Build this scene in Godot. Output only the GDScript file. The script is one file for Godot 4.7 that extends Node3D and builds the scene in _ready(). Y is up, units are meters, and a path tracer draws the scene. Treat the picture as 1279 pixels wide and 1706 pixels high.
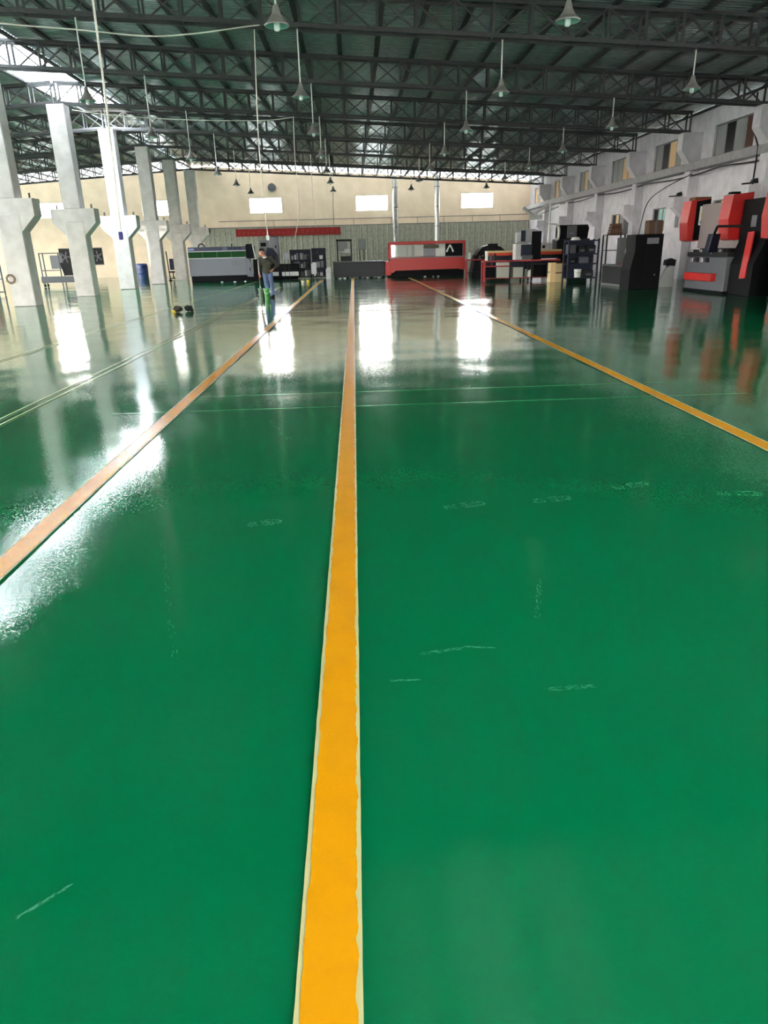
extends Node3D
# Factory hall with a freshly painted green epoxy floor. X is to the right, D (= -z) runs down the hall, metres.

var used := {}
var mats := {}
var cache := {}
const BAYS := [8.5, 14.5, 20.5, 26.5, 32.5, 38.5, 44.5, 50.5, 56.5]
const BACK := 62.7
const RIDGE := -11.7
const SLOPE := 0.0585

func _ready():
	setup_view()
	make_materials()
	build_shell()
	build_right_wall()
	build_columns()
	build_trusses()
	build_back_fittings()
	build_lamps_and_cables()
	build_floor_marks()
	build_left_machines()
	build_middle_machines()
	build_right_machines()
	build_left_corner()
	build_person()

# ------------------------------------------------------------------ camera, sky, sun
func setup_view():
	var cam := Camera3D.new()
	cam.name = "camera"
	cam.fov = 72.6574
	cam.near = 0.05
	cam.far = 400.0
	add_child(cam)
	cam.position = Vector3(0, 1.54, 0)
	cam.basis = Basis(Vector3.UP, deg_to_rad(-1.8124)) * Basis(Vector3.RIGHT, deg_to_rad(-20.5632)) * Basis(Vector3.BACK, deg_to_rad(-1.4894))
	cam.current = true
	var env := Environment.new()
	env.background_mode = Environment.BG_SKY
	var sm := ProceduralSkyMaterial.new()
	sm.sky_top_color = Color(0.86, 0.93, 1.0)
	sm.sky_horizon_color = Color(1.0, 0.975, 0.93)
	sm.ground_horizon_color = Color(0.80, 0.78, 0.72)
	sm.ground_bottom_color = Color(0.55, 0.54, 0.50)
	sm.sky_curve = 0.25
	sm.sun_angle_max = 1.0
	sm.sky_energy_multiplier = 1.0
	var sky := Sky.new()
	sky.sky_material = sm
	env.sky = sky
	env.background_energy_multiplier = 10.0
	env.tonemap_mode = Environment.TONE_MAPPER_LINEAR
	env.tonemap_exposure = 8.0
	env.sdfgi_enabled = true
	env.ssao_enabled = true
	env.ssil_enabled = true
	var we := WorldEnvironment.new()
	we.name = "world_environment"
	we.environment = env
	add_child(we)
	var sun := DirectionalLight3D.new()
	sun.name = "sun"
	sun.light_color = Color(1.0, 0.95, 0.86)
	sun.light_energy = 0.2
	sun.light_angular_distance = 0.55
	sun.shadow_enabled = true
	add_child(sun)
	var e := deg_to_rad(36.6)
	sun.look_at_from_position(Vector3.ZERO, Vector3(0.012, -sin(e), -cos(e)), Vector3.UP)

# ------------------------------------------------------------------ naming helpers
func numbered(called: String, where: Node) -> String:
	var k := str(where.get_instance_id()) + "/" + called
	used[k] = used.get(k, -1) + 1
	return called if used[k] == 0 else "%s_%03d" % [called, used[k]]

func tag(o, label: String, category: String, group := ""):
	o.set_meta("label", label)
	o.set_meta("category", category)
	if group != "":
		o.set_meta("group", group)

func thing(called: String, label: String, category: String, at: Vector3, group := "", turn := 0.0) -> Node3D:
	var o := Node3D.new()
	o.name = numbered(called, self)
	add_child(o)
	o.position = at
	o.rotation.y = turn
	tag(o, label, category, group)
	return o

func part(parent: Node, called: String, mesh: Mesh, m: Material, at := Vector3.ZERO, b := Basis()) -> MeshInstance3D:
	var o := MeshInstance3D.new()
	o.mesh = mesh
	o.material_override = m
	o.name = numbered(called, parent)
	parent.add_child(o)
	o.transform = Transform3D(b, at)
	return o

func structure(called: String, at := Vector3.ZERO) -> Node3D:
	var o := Node3D.new()
	o.name = numbered(called, self)
	add_child(o)
	o.position = at
	o.set_meta("kind", "structure")
	return o

func V(x: float, y: float, d: float) -> Vector3:
	return Vector3(x, y, -d)

# ------------------------------------------------------------------ mesh helpers
func face(st: SurfaceTool, pts: Array, out: Vector3):
	# a convex polygon whose front looks along out
	var n: Vector3 = (pts[1] - pts[0]).cross(pts[2] - pts[0])
	var order := pts.duplicate()
	if n.dot(out) > 0.0:
		order.reverse()
	var nn := n.normalized()
	if nn.dot(out) < 0.0:
		nn = -nn
	for i in range(1, order.size() - 1):
		for p in [order[0], order[i], order[i + 1]]:
			st.set_normal(nn)
			st.add_vertex(p)

func begin() -> SurfaceTool:
	var st := SurfaceTool.new()
	st.begin(Mesh.PRIMITIVE_TRIANGLES)
	return st

func chamfer_into(st: SurfaceTool, s: Vector3, b: float, c := Vector3.ZERO):
	var h := s * 0.5
	b = minf(b, minf(h.x, minf(h.y, h.z)) * 0.6)
	var e := [Vector3(1, 0, 0), Vector3(0, 1, 0), Vector3(0, 0, 1)]
	for a in 3:
		var u: int = (a + 1) % 3
		var w: int = (a + 2) % 3
		for sg in [-1.0, 1.0]:
			var pts := []
			for q in [[-1, -1], [1, -1], [1, 1], [-1, 1]]:
				pts.append(c + e[a] * (sg * h[a]) + e[u] * (q[0] * (h[u] - b)) + e[w] * (q[1] * (h[w] - b)))
			face(st, pts, e[a] * sg)
			for sg2 in [-1.0, 1.0]:
				var p2 := [c + e[a] * (sg * h[a]) + e[u] * (sg2 * (h[u] - b)) + e[w] * (h[w] - b), c + e[a] * (sg * h[a]) + e[u] * (sg2 * (h[u] - b)) - e[w] * (h[w] - b), c + e[a] * (sg * (h[a] - b)) + e[u] * (sg2 * h[u]) - e[w] * (h[w] - b), c + e[a] * (sg * (h[a] - b)) + e[u] * (sg2 * h[u]) + e[w] * (h[w] - b)]
				face(st, p2, e[a] * sg + e[u] * sg2)
	for x in [-1.0, 1.0]:
		for y in [-1.0, 1.0]:
			for z in [-1.0, 1.0]:
				var k := Vector3(x, y, z)
				face(st, [c + Vector3(x * h.x, y * (h.y - b), z * (h.z - b)), c + Vector3(x * (h.x - b), y * h.y, z * (h.z - b)), c + Vector3(x * (h.x - b), y * (h.y - b), z * h.z)], k)

func cb(sx: float, sy: float, sz: float, b := 0.012) -> Mesh:
	var k := "cb%.4f/%.4f/%.4f/%.4f" % [sx, sy, sz, b]
	if not cache.has(k):
		var st := begin()
		chamfer_into(st, Vector3(sx, sy, sz), b)
		cache[k] = st.commit()
	return cache[k]

func unit_box() -> Mesh:
	if not cache.has("unit"):
		var st := begin()
		hexa(st, [Vector3(-.5, -.5, -.5), Vector3(.5, -.5, -.5), Vector3(.5, .5, -.5), Vector3(-.5, .5, -.5), Vector3(-.5, -.5, .5), Vector3(.5, -.5, .5), Vector3(.5, .5, .5), Vector3(-.5, .5, .5)])
		cache["unit"] = st.commit()
	return cache["unit"]

func hexa(st: SurfaceTool, p: Array):
	var c := Vector3.ZERO
	for q in p:
		c += q / 8.0
	for f in [[0, 1, 2, 3], [4, 5, 6, 7], [0, 1, 5, 4], [3, 2, 6, 7], [0, 3, 7, 4], [1, 2, 6, 5]]:
		var m: Vector3 = (p[f[0]] + p[f[1]] + p[f[2]] + p[f[3]]) / 4.0
		face(st, [p[f[0]], p[f[1]], p[f[2]], p[f[3]]], m - c)

# box part: centre and size in the thing's own axes
func bx(parent: Node, called: String, c: Vector3, s: Vector3, m: Material, b := 0.012) -> MeshInstance3D:
	return part(parent, called, cb(s.x, s.y, s.z, b), m, c)

# box given by corners x0..x1, y0..y1, z0..z1 in the thing's own axes
func bb(parent: Node, called: String, x0: float, x1: float, y0: float, y1: float, z0: float, z1: float, m: Material, b := 0.012) -> MeshInstance3D:
	return bx(parent, called, Vector3((x0 + x1) / 2, (y0 + y1) / 2, (z0 + z1) / 2), Vector3(absf(x1 - x0), absf(y1 - y0), absf(z1 - z0)), m, b)

func along(a: Vector3, b: Vector3) -> Basis:
	var y := (b - a).normalized()
	var r := Vector3.FORWARD if absf(y.dot(Vector3.FORWARD)) < 0.9 else Vector3.RIGHT
	var x := y.cross(r).normalized()
	return Basis(x, y, x.cross(y))

# square bar from a to b
func bar(parent: Node, called: String, a: Vector3, b: Vector3, w: float, d: float, m: Material) -> MeshInstance3D:
	return part(parent, called, unit_box(), m, (a + b) / 2, along(a, b) * Basis.from_scale(Vector3(w, a.distance_to(b), d)))

func unit_cyl(seg := 12) -> Mesh:
	return lathe([Vector2(0, -0.5), Vector2(1, -0.5), Vector2(1, 0.5), Vector2(0, 0.5)], seg)

func rod(parent: Node, called: String, a: Vector3, b: Vector3, r: float, m: Material, seg := 10) -> MeshInstance3D:
	return part(parent, called, unit_cyl(seg), m, (a + b) / 2, along(a, b) * Basis.from_scale(Vector3(r, a.distance_to(b), r)))

func lathe(prof: Array, seg := 20) -> Mesh:
	var k := "l%d%s" % [seg, str(prof)]
	if cache.has(k):
		return cache[k]
	var st := begin()
	for i in prof.size() - 1:
		var p: Vector2 = prof[i]
		var q: Vector2 = prof[i + 1]
		var t := q - p
		var nr := Vector2(t.y, -t.x).normalized()
		for j in seg:
			var a0 := TAU * j / seg
			var a1 := TAU * (j + 1) / seg
			var d0 := Vector3(cos(a0), 0, sin(a0))
			var d1 := Vector3(cos(a1), 0, sin(a1))
			var v := [d0 * p.x + Vector3.UP * p.y, d1 * p.x + Vector3.UP * p.y, d1 * q.x + Vector3.UP * q.y, d0 * q.x + Vector3.UP * q.y]
			var n := [d0 * nr.x + Vector3.UP * nr.y, d1 * nr.x + Vector3.UP * nr.y, d1 * nr.x + Vector3.UP * nr.y, d0 * nr.x + Vector3.UP * nr.y]
			for tri in [[0, 1, 2], [0, 2, 3]]:
				if v[tri[0]].distance_to(v[tri[1]]) < 1e-6 or v[tri[1]].distance_to(v[tri[2]]) < 1e-6 or v[tri[0]].distance_to(v[tri[2]]) < 1e-6:
					continue
				for x in tri:
					st.set_normal(n[x])
					st.add_vertex(v[x])
	cache[k] = st.commit()
	return cache[k]

# polygon in the xy plane pushed out along z, centred on z = 0
func prism(poly: Array, depth: float) -> Mesh:
	var k := "p%.4f%s" % [depth, str(poly)]
	if cache.has(k):
		return cache[k]
	var pv := PackedVector2Array(poly)
	if Geometry2D.is_polygon_clockwise(pv):
		pv.reverse()
	var st := begin()
	var tri := Geometry2D.triangulate_polygon(pv)
	for i in range(0, tri.size(), 3):
		for s in [-1.0, 1.0]:
			var f := []
			for j in 3:
				f.append(Vector3(pv[tri[i + j]].x, pv[tri[i + j]].y, s * depth / 2))
			face(st, f, Vector3(0, 0, s))
	for i in pv.size():
		var a := pv[i]
		var b := pv[(i + 1) % pv.size()]
		var t := b - a
		if t.length() < 1e-6:
			continue
		face(st, [Vector3(a.x, a.y, -depth / 2), Vector3(b.x, b.y, -depth / 2), Vector3(b.x, b.y, depth / 2), Vector3(a.x, a.y, depth / 2)], Vector3(t.y, -t.x, 0))
	cache[k] = st.commit()
	return cache[k]

func open_sheet(prof: Array, depth: float) -> Mesh:
	var st := begin()
	for i in prof.size() - 1:
		var a: Vector2 = prof[i]
		var b: Vector2 = prof[i + 1]
		face(st, [Vector3(a.x, a.y, -depth / 2), Vector3(b.x, b.y, -depth / 2), Vector3(b.x, b.y, depth / 2), Vector3(a.x, a.y, depth / 2)], Vector3(a.y - b.y, b.x - a.x, 0))
	return st.commit()

func tube_mesh(pts: Array, r: float, seg := 6) -> Mesh:
	var st := begin()
	var rings := []
	var up := Vector3(0.31, 0.2, 0.93).normalized()
	for i in pts.size():
		var t: Vector3 = (pts[mini(i + 1, pts.size() - 1)] - pts[maxi(i - 1, 0)]).normalized()
		var x := t.cross(up).normalized()
		var y := x.cross(t)
		var ring := []
		for j in seg:
			var a := TAU * j / seg
			ring.append([pts[i] + (x * cos(a) + y * sin(a)) * r, x * cos(a) + y * sin(a)])
		rings.append(ring)
	for i in pts.size() - 1:
		for j in seg:
			var q := [rings[i][j], rings[i][(j + 1) % seg], rings[i + 1][(j + 1) % seg], rings[i + 1][j]]
			for tri in [[0, 1, 2], [0, 2, 3]]:
				for x in tri:
					st.set_normal(q[x][1])
					st.add_vertex(q[x][0])
	return st.commit()

func curve_points(ctrl: Array, n: int) -> Array:
	var out := []
	for i in ctrl.size() - 1:
		var p0: Vector3 = ctrl[maxi(i - 1, 0)]
		var p1: Vector3 = ctrl[i]
		var p2: Vector3 = ctrl[i + 1]
		var p3: Vector3 = ctrl[mini(i + 2, ctrl.size() - 1)]
		for k in n:
			var t := float(k) / n
			out.append(p1.cubic_interpolate(p2, p0, p3, t))
	out.append(ctrl[-1])
	return out

# wall in the xy plane (u, v), thickness along z from 0 to -t; top edge v = top_a + top_b * u; openings are [u0, u1, v0, v1]
func wall_mesh(u0: float, u1: float, v0: float, top_a: float, top_b: float, t: float, openings: Array) -> Mesh:
	var us := [u0, u1]
	var vs := [v0]
	for o in openings:
		for x in [o[0], o[1]]:
			if not us.has(x): us.append(x)
		for y in [o[2], o[3]]:
			if not vs.has(y): vs.append(y)
	us.sort()
	vs.sort()
	var st := begin()
	for i in us.size() - 1:
		for j in vs.size():
			var a: float = us[i]
			var b: float = us[i + 1]
			var lo: float = vs[j]
			var hi_a: float = vs[j + 1] if j + 1 < vs.size() else top_a + top_b * a
			var hi_b: float = vs[j + 1] if j + 1 < vs.size() else top_a + top_b * b
			var hole := false
			for o in openings:
				if a >= o[0] - 1e-4 and b <= o[1] + 1e-4 and lo >= o[2] - 1e-4 and hi_a <= o[3] + 1e-4 and j + 1 < vs.size():
					hole = true
			if not hole:
				hexa(st, [Vector3(a, lo, 0), Vector3(b, lo, 0), Vector3(b, hi_b, 0), Vector3(a, hi_a, 0), Vector3(a, lo, -t), Vector3(b, lo, -t), Vector3(b, hi_b, -t), Vector3(a, hi_a, -t)])
	return st.commit()

# ------------------------------------------------------------------ materials
func noise_image(size: int, freq: float, seed_: int, octaves := 4, gain := 0.5) -> Image:
	var n := FastNoiseLite.new()
	n.seed = seed_
	n.noise_type = FastNoiseLite.TYPE_SIMPLEX_SMOOTH
	n.frequency = freq
	n.fractal_octaves = octaves
	n.fractal_gain = gain
	return n.get_seamless_image(size, size)

# one octave of smooth noise that repeats exactly: a small random lattice enlarged with its wrapped border
func lattice(n: int, size: int, seed_: int) -> PackedFloat32Array:
	var rng := RandomNumberGenerator.new()
	rng.seed = seed_
	var cell := PackedFloat32Array()
	for i in n * n:
		cell.append(rng.randf_range(-1, 1))
	var im := Image.create(n + 4, n + 4, false, Image.FORMAT_RF)
	for y in n + 4:
		for x in n + 4:
			im.set_pixel(x, y, Color(cell[posmod(y - 2, n) * n + posmod(x - 2, n)], 0, 0))
	var big := size * (n + 4) / n
	im.resize(big, big, Image.INTERPOLATE_CUBIC)
	var off := size * 2 / n
	return im.get_region(Rect2i(off, off, size, size)).get_data().to_float32_array()

# fine orange peel of a rolled coat, as a normal map
func orange_peel(size: int, slope: float) -> ImageTexture:
	var rng := RandomNumberGenerator.new()
	rng.seed = 404
	var im := Image.create(size, size, false, Image.FORMAT_RGBF)
	for y in size:
		for x in size:
			var n := Vector3(rng.randfn() * slope, rng.randfn() * slope, 1.0).normalized()
			im.set_pixel(x, y, Color(n.x * 0.5 + 0.5, n.y * 0.5 + 0.5, n.z * 0.5 + 0.5))
	return ImageTexture.create_from_image(im)

# heights of the shallow waves in the floor coat over one tile; each octave is [cells per tile, slope]
func wave_heights(size: int, metres: float) -> PackedFloat32Array:
	var h := PackedFloat32Array()
	h.resize(size * size)
	for o in [[6, 0.0030], [18, 0.0042]]:
		var a := lattice(o[0], size, 60 + o[0])
		var amp: float = o[1] * metres / o[0]
		for i in size * size:
			h[i] += a[i] * amp
	return h

# top of the floor: a fine grid that carries those waves, so that reflections waver
func floor_surface(x0: float, x1: float, d0: float, d1: float, cell: float) -> Mesh:
	var size := 540
	var tile := 9.0
	var k := size / tile
	var h := wave_heights(size, tile)
	var nx := int((x1 - x0) / cell) + 1
	var nz := int((d1 - d0) / cell) + 1
	var y := PackedFloat32Array()
	y.resize((nx + 1) * (nz + 1))
	for j in nz + 1:
		var row := posmod(int(minf(d0 + j * cell, d1) * k), size) * size
		for i in nx + 1:
			y[j * (nx + 1) + i] = h[row + posmod(int(minf(x0 + i * cell, x1) * k), size)] - 0.004
	var v := PackedVector3Array()
	var n := PackedVector3Array()
	for j in nz + 1:
		for i in nx + 1:
			var c := j * (nx + 1) + i
			v.append(V(minf(x0 + i * cell, x1), y[c], minf(d0 + j * cell, d1)))
			var gx := (y[c + 1] - y[c - 1]) / (2.0 * cell) if i > 0 and i < nx else 0.0
			var gd := (y[c + nx + 1] - y[c - nx - 1]) / (2.0 * cell) if j > 0 and j < nz else 0.0
			n.append(Vector3(-gx, 1.0, gd).normalized())
	var idx := PackedInt32Array()
	for j in nz:
		for i in nx:
			var c := j * (nx + 1) + i
			idx.append_array(PackedInt32Array([c, c + nx + 1, c + 1, c + 1, c + nx + 1, c + nx + 2]))
	var arr := []
	arr.resize(Mesh.ARRAY_MAX)
	arr[Mesh.ARRAY_VERTEX] = v
	arr[Mesh.ARRAY_NORMAL] = n
	arr[Mesh.ARRAY_INDEX] = idx
	var me := ArrayMesh.new()
	me.add_surface_from_arrays(Mesh.PRIMITIVE_TRIANGLES, arr)
	return me

# grain texture: two colours mixed by noise
func grain(size: int, freq: float, seed_: int, a: Color, b: Color, octaves := 4, low := 0.25, high := 0.75) -> ImageTexture:
	var src := noise_image(size, freq, seed_, octaves)
	var fine := noise_image(size, freq * 9.0, seed_ + 7, 2)
	var im := Image.create(size, size, true, Image.FORMAT_RGB8)
	for y in size:
		for x in size:
			var v := src.get_pixel(x, y).r * 0.8 + fine.get_pixel(x, y).r * 0.2
			im.set_pixel(x, y, a.lerp(b, clampf((v - low) / (high - low), 0, 1)))
	im.generate_mipmaps()
	return ImageTexture.create_from_image(im)

func mat(k: String, c: Color, rough := 0.6, metal := 0.0) -> StandardMaterial3D:
	if mats.has(k):
		return mats[k]
	var m := StandardMaterial3D.new()
	m.resource_name = k
	m.albedo_color = c
	m.roughness = rough
	m.metallic = metal
	mats[k] = m
	return m

func textured(k: String, c: Color, tex: Texture2D, metres: float, rough: float, metal := 0.0) -> StandardMaterial3D:
	var m := mat(k, c, rough, metal)
	m.albedo_texture = tex
	m.uv1_triplanar = true
	m.uv1_world_triplanar = true
	m.uv1_scale = Vector3.ONE / metres
	return m

func make_materials():
	var plaster := grain(256, 0.012, 3, Color(0.955, 0.95, 0.94), Color(1, 1, 1))
	var stain := grain(256, 0.02, 11, Color(0.92, 0.917, 0.91), Color(1, 1, 1), 5, 0.2, 0.7)
	var dirty := grain(256, 0.03, 23, Color(0.88, 0.88, 0.88), Color(1, 1, 1), 4, 0.2, 0.7)
	textured("back_plaster", Color(0.90, 0.82, 0.73), plaster, 5.0, 0.9)
	textured("side_plaster", Color(0.81, 0.79, 0.82), stain, 4.0, 0.9)
	textured("column_paint", Color(0.765, 0.745, 0.73), stain, 3.0, 0.8)
	textured("ledge_concrete", Color(0.62, 0.605, 0.615), stain, 2.0, 0.95)
	textured("outdoor_ground", Color(0.55, 0.54, 0.50), dirty, 6.0, 0.95)
	textured("truss_paint", Color(0.24, 0.24, 0.245), dirty, 1.5, 0.6, 0.0)
	var roof := textured("roof_sheet", Color(0.60, 0.65, 0.655), dirty, 3.0, 0.27, 0.4)
	roof.metallic_specular = 0.5
	textured("purlin_paint", Color(0.10, 0.11, 0.11), dirty, 1.5, 0.6)
	textured("cladding", Color(0.60, 0.60, 0.55), dirty, 2.5, 0.55, 0.1)
	# green epoxy: gloss with the long shallow waves of a self-levelling coat
	var fl := mat("floor_epoxy", Color(0.0, 0.415, 0.243), 0.07)
	# the coat lets a little light through to the primer under it
	fl.backlight_enabled = true
	fl.backlight = Color(0.25, 0.25, 0.25)
	mat("green_primer", Color(0.0, 0.36, 0.22), 0.8)
	fl.roughness_texture = grain(512, 0.012, 41, Color(0.55, 0.55, 0.55), Color(1, 1, 1), 5, 0.3, 0.7)
	fl.roughness_texture_channel = BaseMaterial3D.TEXTURE_CHANNEL_RED
	fl.roughness = 0.09
	fl.normal_enabled = true
	fl.normal_texture = orange_peel(1024, 0.014)
	fl.normal_scale = 1.0
	fl.metallic_specular = 0.62
	fl.uv1_triplanar = true
	fl.uv1_world_triplanar = true
	fl.uv1_scale = Vector3.ONE / 4.5
	var y := textured("line_yellow", Color(0.88, 0.585, 0.015), grain(256, 0.02, 51, Color(0.975, 0.97, 0.96), Color(1, 1, 1)), 1.0, 0.25)
	mat("tape_cream", Color(0.80, 0.76, 0.54), 0.35)
	mat("line_pale", Color(0.60, 0.58, 0.30), 0.3)
	mat("joint_glint", Color(0.36, 0.66, 0.50), 0.2)  # pale colour holds the window glint on the raised joints
	mat("scuff", Color(0.30, 0.62, 0.48), 0.4)
	var fibre := mat("ridge_fibreglass", Color(0.93, 0.92, 0.88), 0.6)
	fibre.backlight_enabled = true
	fibre.backlight = Color(0.8, 0.8, 0.8)
	var aged := mat("aged_fibreglass", Color(0.90, 0.865, 0.79), 0.6)
	aged.backlight_enabled = true
	aged.backlight = Color(0.27, 0.265, 0.255)
	var glass := mat("window_glass", Color(0.9, 0.95, 0.95, 0.08), 0.03)
	glass.transparency = BaseMaterial3D.TRANSPARENCY_ALPHA
	var tint := mat("machine_glass", Color(0.04, 0.22, 0.08), 0.35)
	tint.metallic_specular = 0.2
	var green_glass := mat("green_window", Color(0.48, 0.66, 0.63), 0.2)
	green_glass.backlight_enabled = true
	green_glass.backlight = Color(0.025, 0.036, 0.034)
	mat("window_frame", Color(0.42, 0.42, 0.42), 0.5)
	mat("dark_pane", Color(0.06, 0.065, 0.07), 0.4).metallic_specular = 0.25
	mat("grey_board", Color(0.56, 0.56, 0.56), 0.8)
	mat("rust_board", Color(0.32, 0.20, 0.17), 0.8)
	var warm_light_pane := mat("warm_light_pane", Color(0.86, 0.72, 0.55), 0.9)  # warm translucent pane; its tint stands in for sunlit surroundings outside
	warm_light_pane.backlight_enabled = true
	warm_light_pane.backlight = Color(0.05, 0.043, 0.034)
	mat("black_steel", Color(0.055, 0.058, 0.07), 0.55).metallic_specular = 0.2
	mat("black_matte", Color(0.04, 0.04, 0.045), 0.8).metallic_specular = 0.2
	mat("navy_steel", Color(0.12, 0.14, 0.20), 0.5).metallic_specular = 0.3
	mat("machine_grey", Color(0.41, 0.415, 0.44), 0.45)
	mat("machine_white", Color(0.68, 0.68, 0.68), 0.45)
	mat("mid_grey", Color(0.30, 0.31, 0.33), 0.5)
	mat("dark_grey", Color(0.12, 0.125, 0.135), 0.55).metallic_specular = 0.3
	mat("steel", Color(0.55, 0.55, 0.56), 0.35, 0.8)
	mat("galvanised", Color(0.72, 0.72, 0.71), 0.32, 0.75)
	mat("machine_red", Color(0.66, 0.075, 0.065), 0.42)
	mat("banner_red", Color(0.52, 0.06, 0.07), 0.8)
	mat("banner_ink", Color(0.60, 0.20, 0.16), 0.8)
	mat("bench_red", Color(0.60, 0.12, 0.15), 0.5)
	mat("board_cream", Color(0.78, 0.70, 0.53), 0.75)
	mat("board_orange", Color(0.78, 0.24, 0.08), 0.6)
	mat("cardboard", Color(0.33, 0.25, 0.19), 0.9)
	mat("pvc_white", Color(0.83, 0.83, 0.81), 0.4)
	mat("cable_white", Color(0.88, 0.85, 0.81), 0.5)
	mat("cable_black", Color(0.06, 0.06, 0.06), 0.6)
	mat("lamp_enamel", Color(0.50, 0.485, 0.47), 0.45)
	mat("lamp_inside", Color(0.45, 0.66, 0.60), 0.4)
	mat("bulb_milk", Color(0.86, 0.92, 0.90), 0.3)
	mat("plug_blue", Color(0.10, 0.12, 0.40), 0.5)
	mat("drum_blue", Color(0.05, 0.22, 0.46), 0.4)
	mat("plastic_green", Color(0.06, 0.42, 0.07), 0.35)
	mat("plastic_dark_green", Color(0.03, 0.22, 0.05), 0.4)
	mat("plastic_yellow", Color(0.82, 0.70, 0.18), 0.5)
	mat("rag_brown", Color(0.16, 0.12, 0.10), 0.9)
	mat("orange_plastic", Color(0.85, 0.28, 0.07), 0.5)
	mat("skin", Color(0.72, 0.50, 0.40), 0.55)
	mat("hair", Color(0.035, 0.032, 0.035), 0.7)
	textured("sweater", Color(0.24, 0.24, 0.20), dirty, 0.4, 0.95)
	textured("denim", Color(0.36, 0.42, 0.56), dirty, 0.5, 0.9)
	mat("shirt_white", Color(0.85, 0.85, 0.85), 0.8)
	mat("wood", Color(0.42, 0.24, 0.15), 0.7)

func m(k: String) -> StandardMaterial3D:
	return mats[k]

# ------------------------------------------------------------------ shell: floor, roof, walls
func chord_y(x: float) -> float:
	return 7.36 - SLOPE * absf(x - RIDGE)

func roof_y(x: float) -> float:
	return chord_y(x) + 0.90

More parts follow.
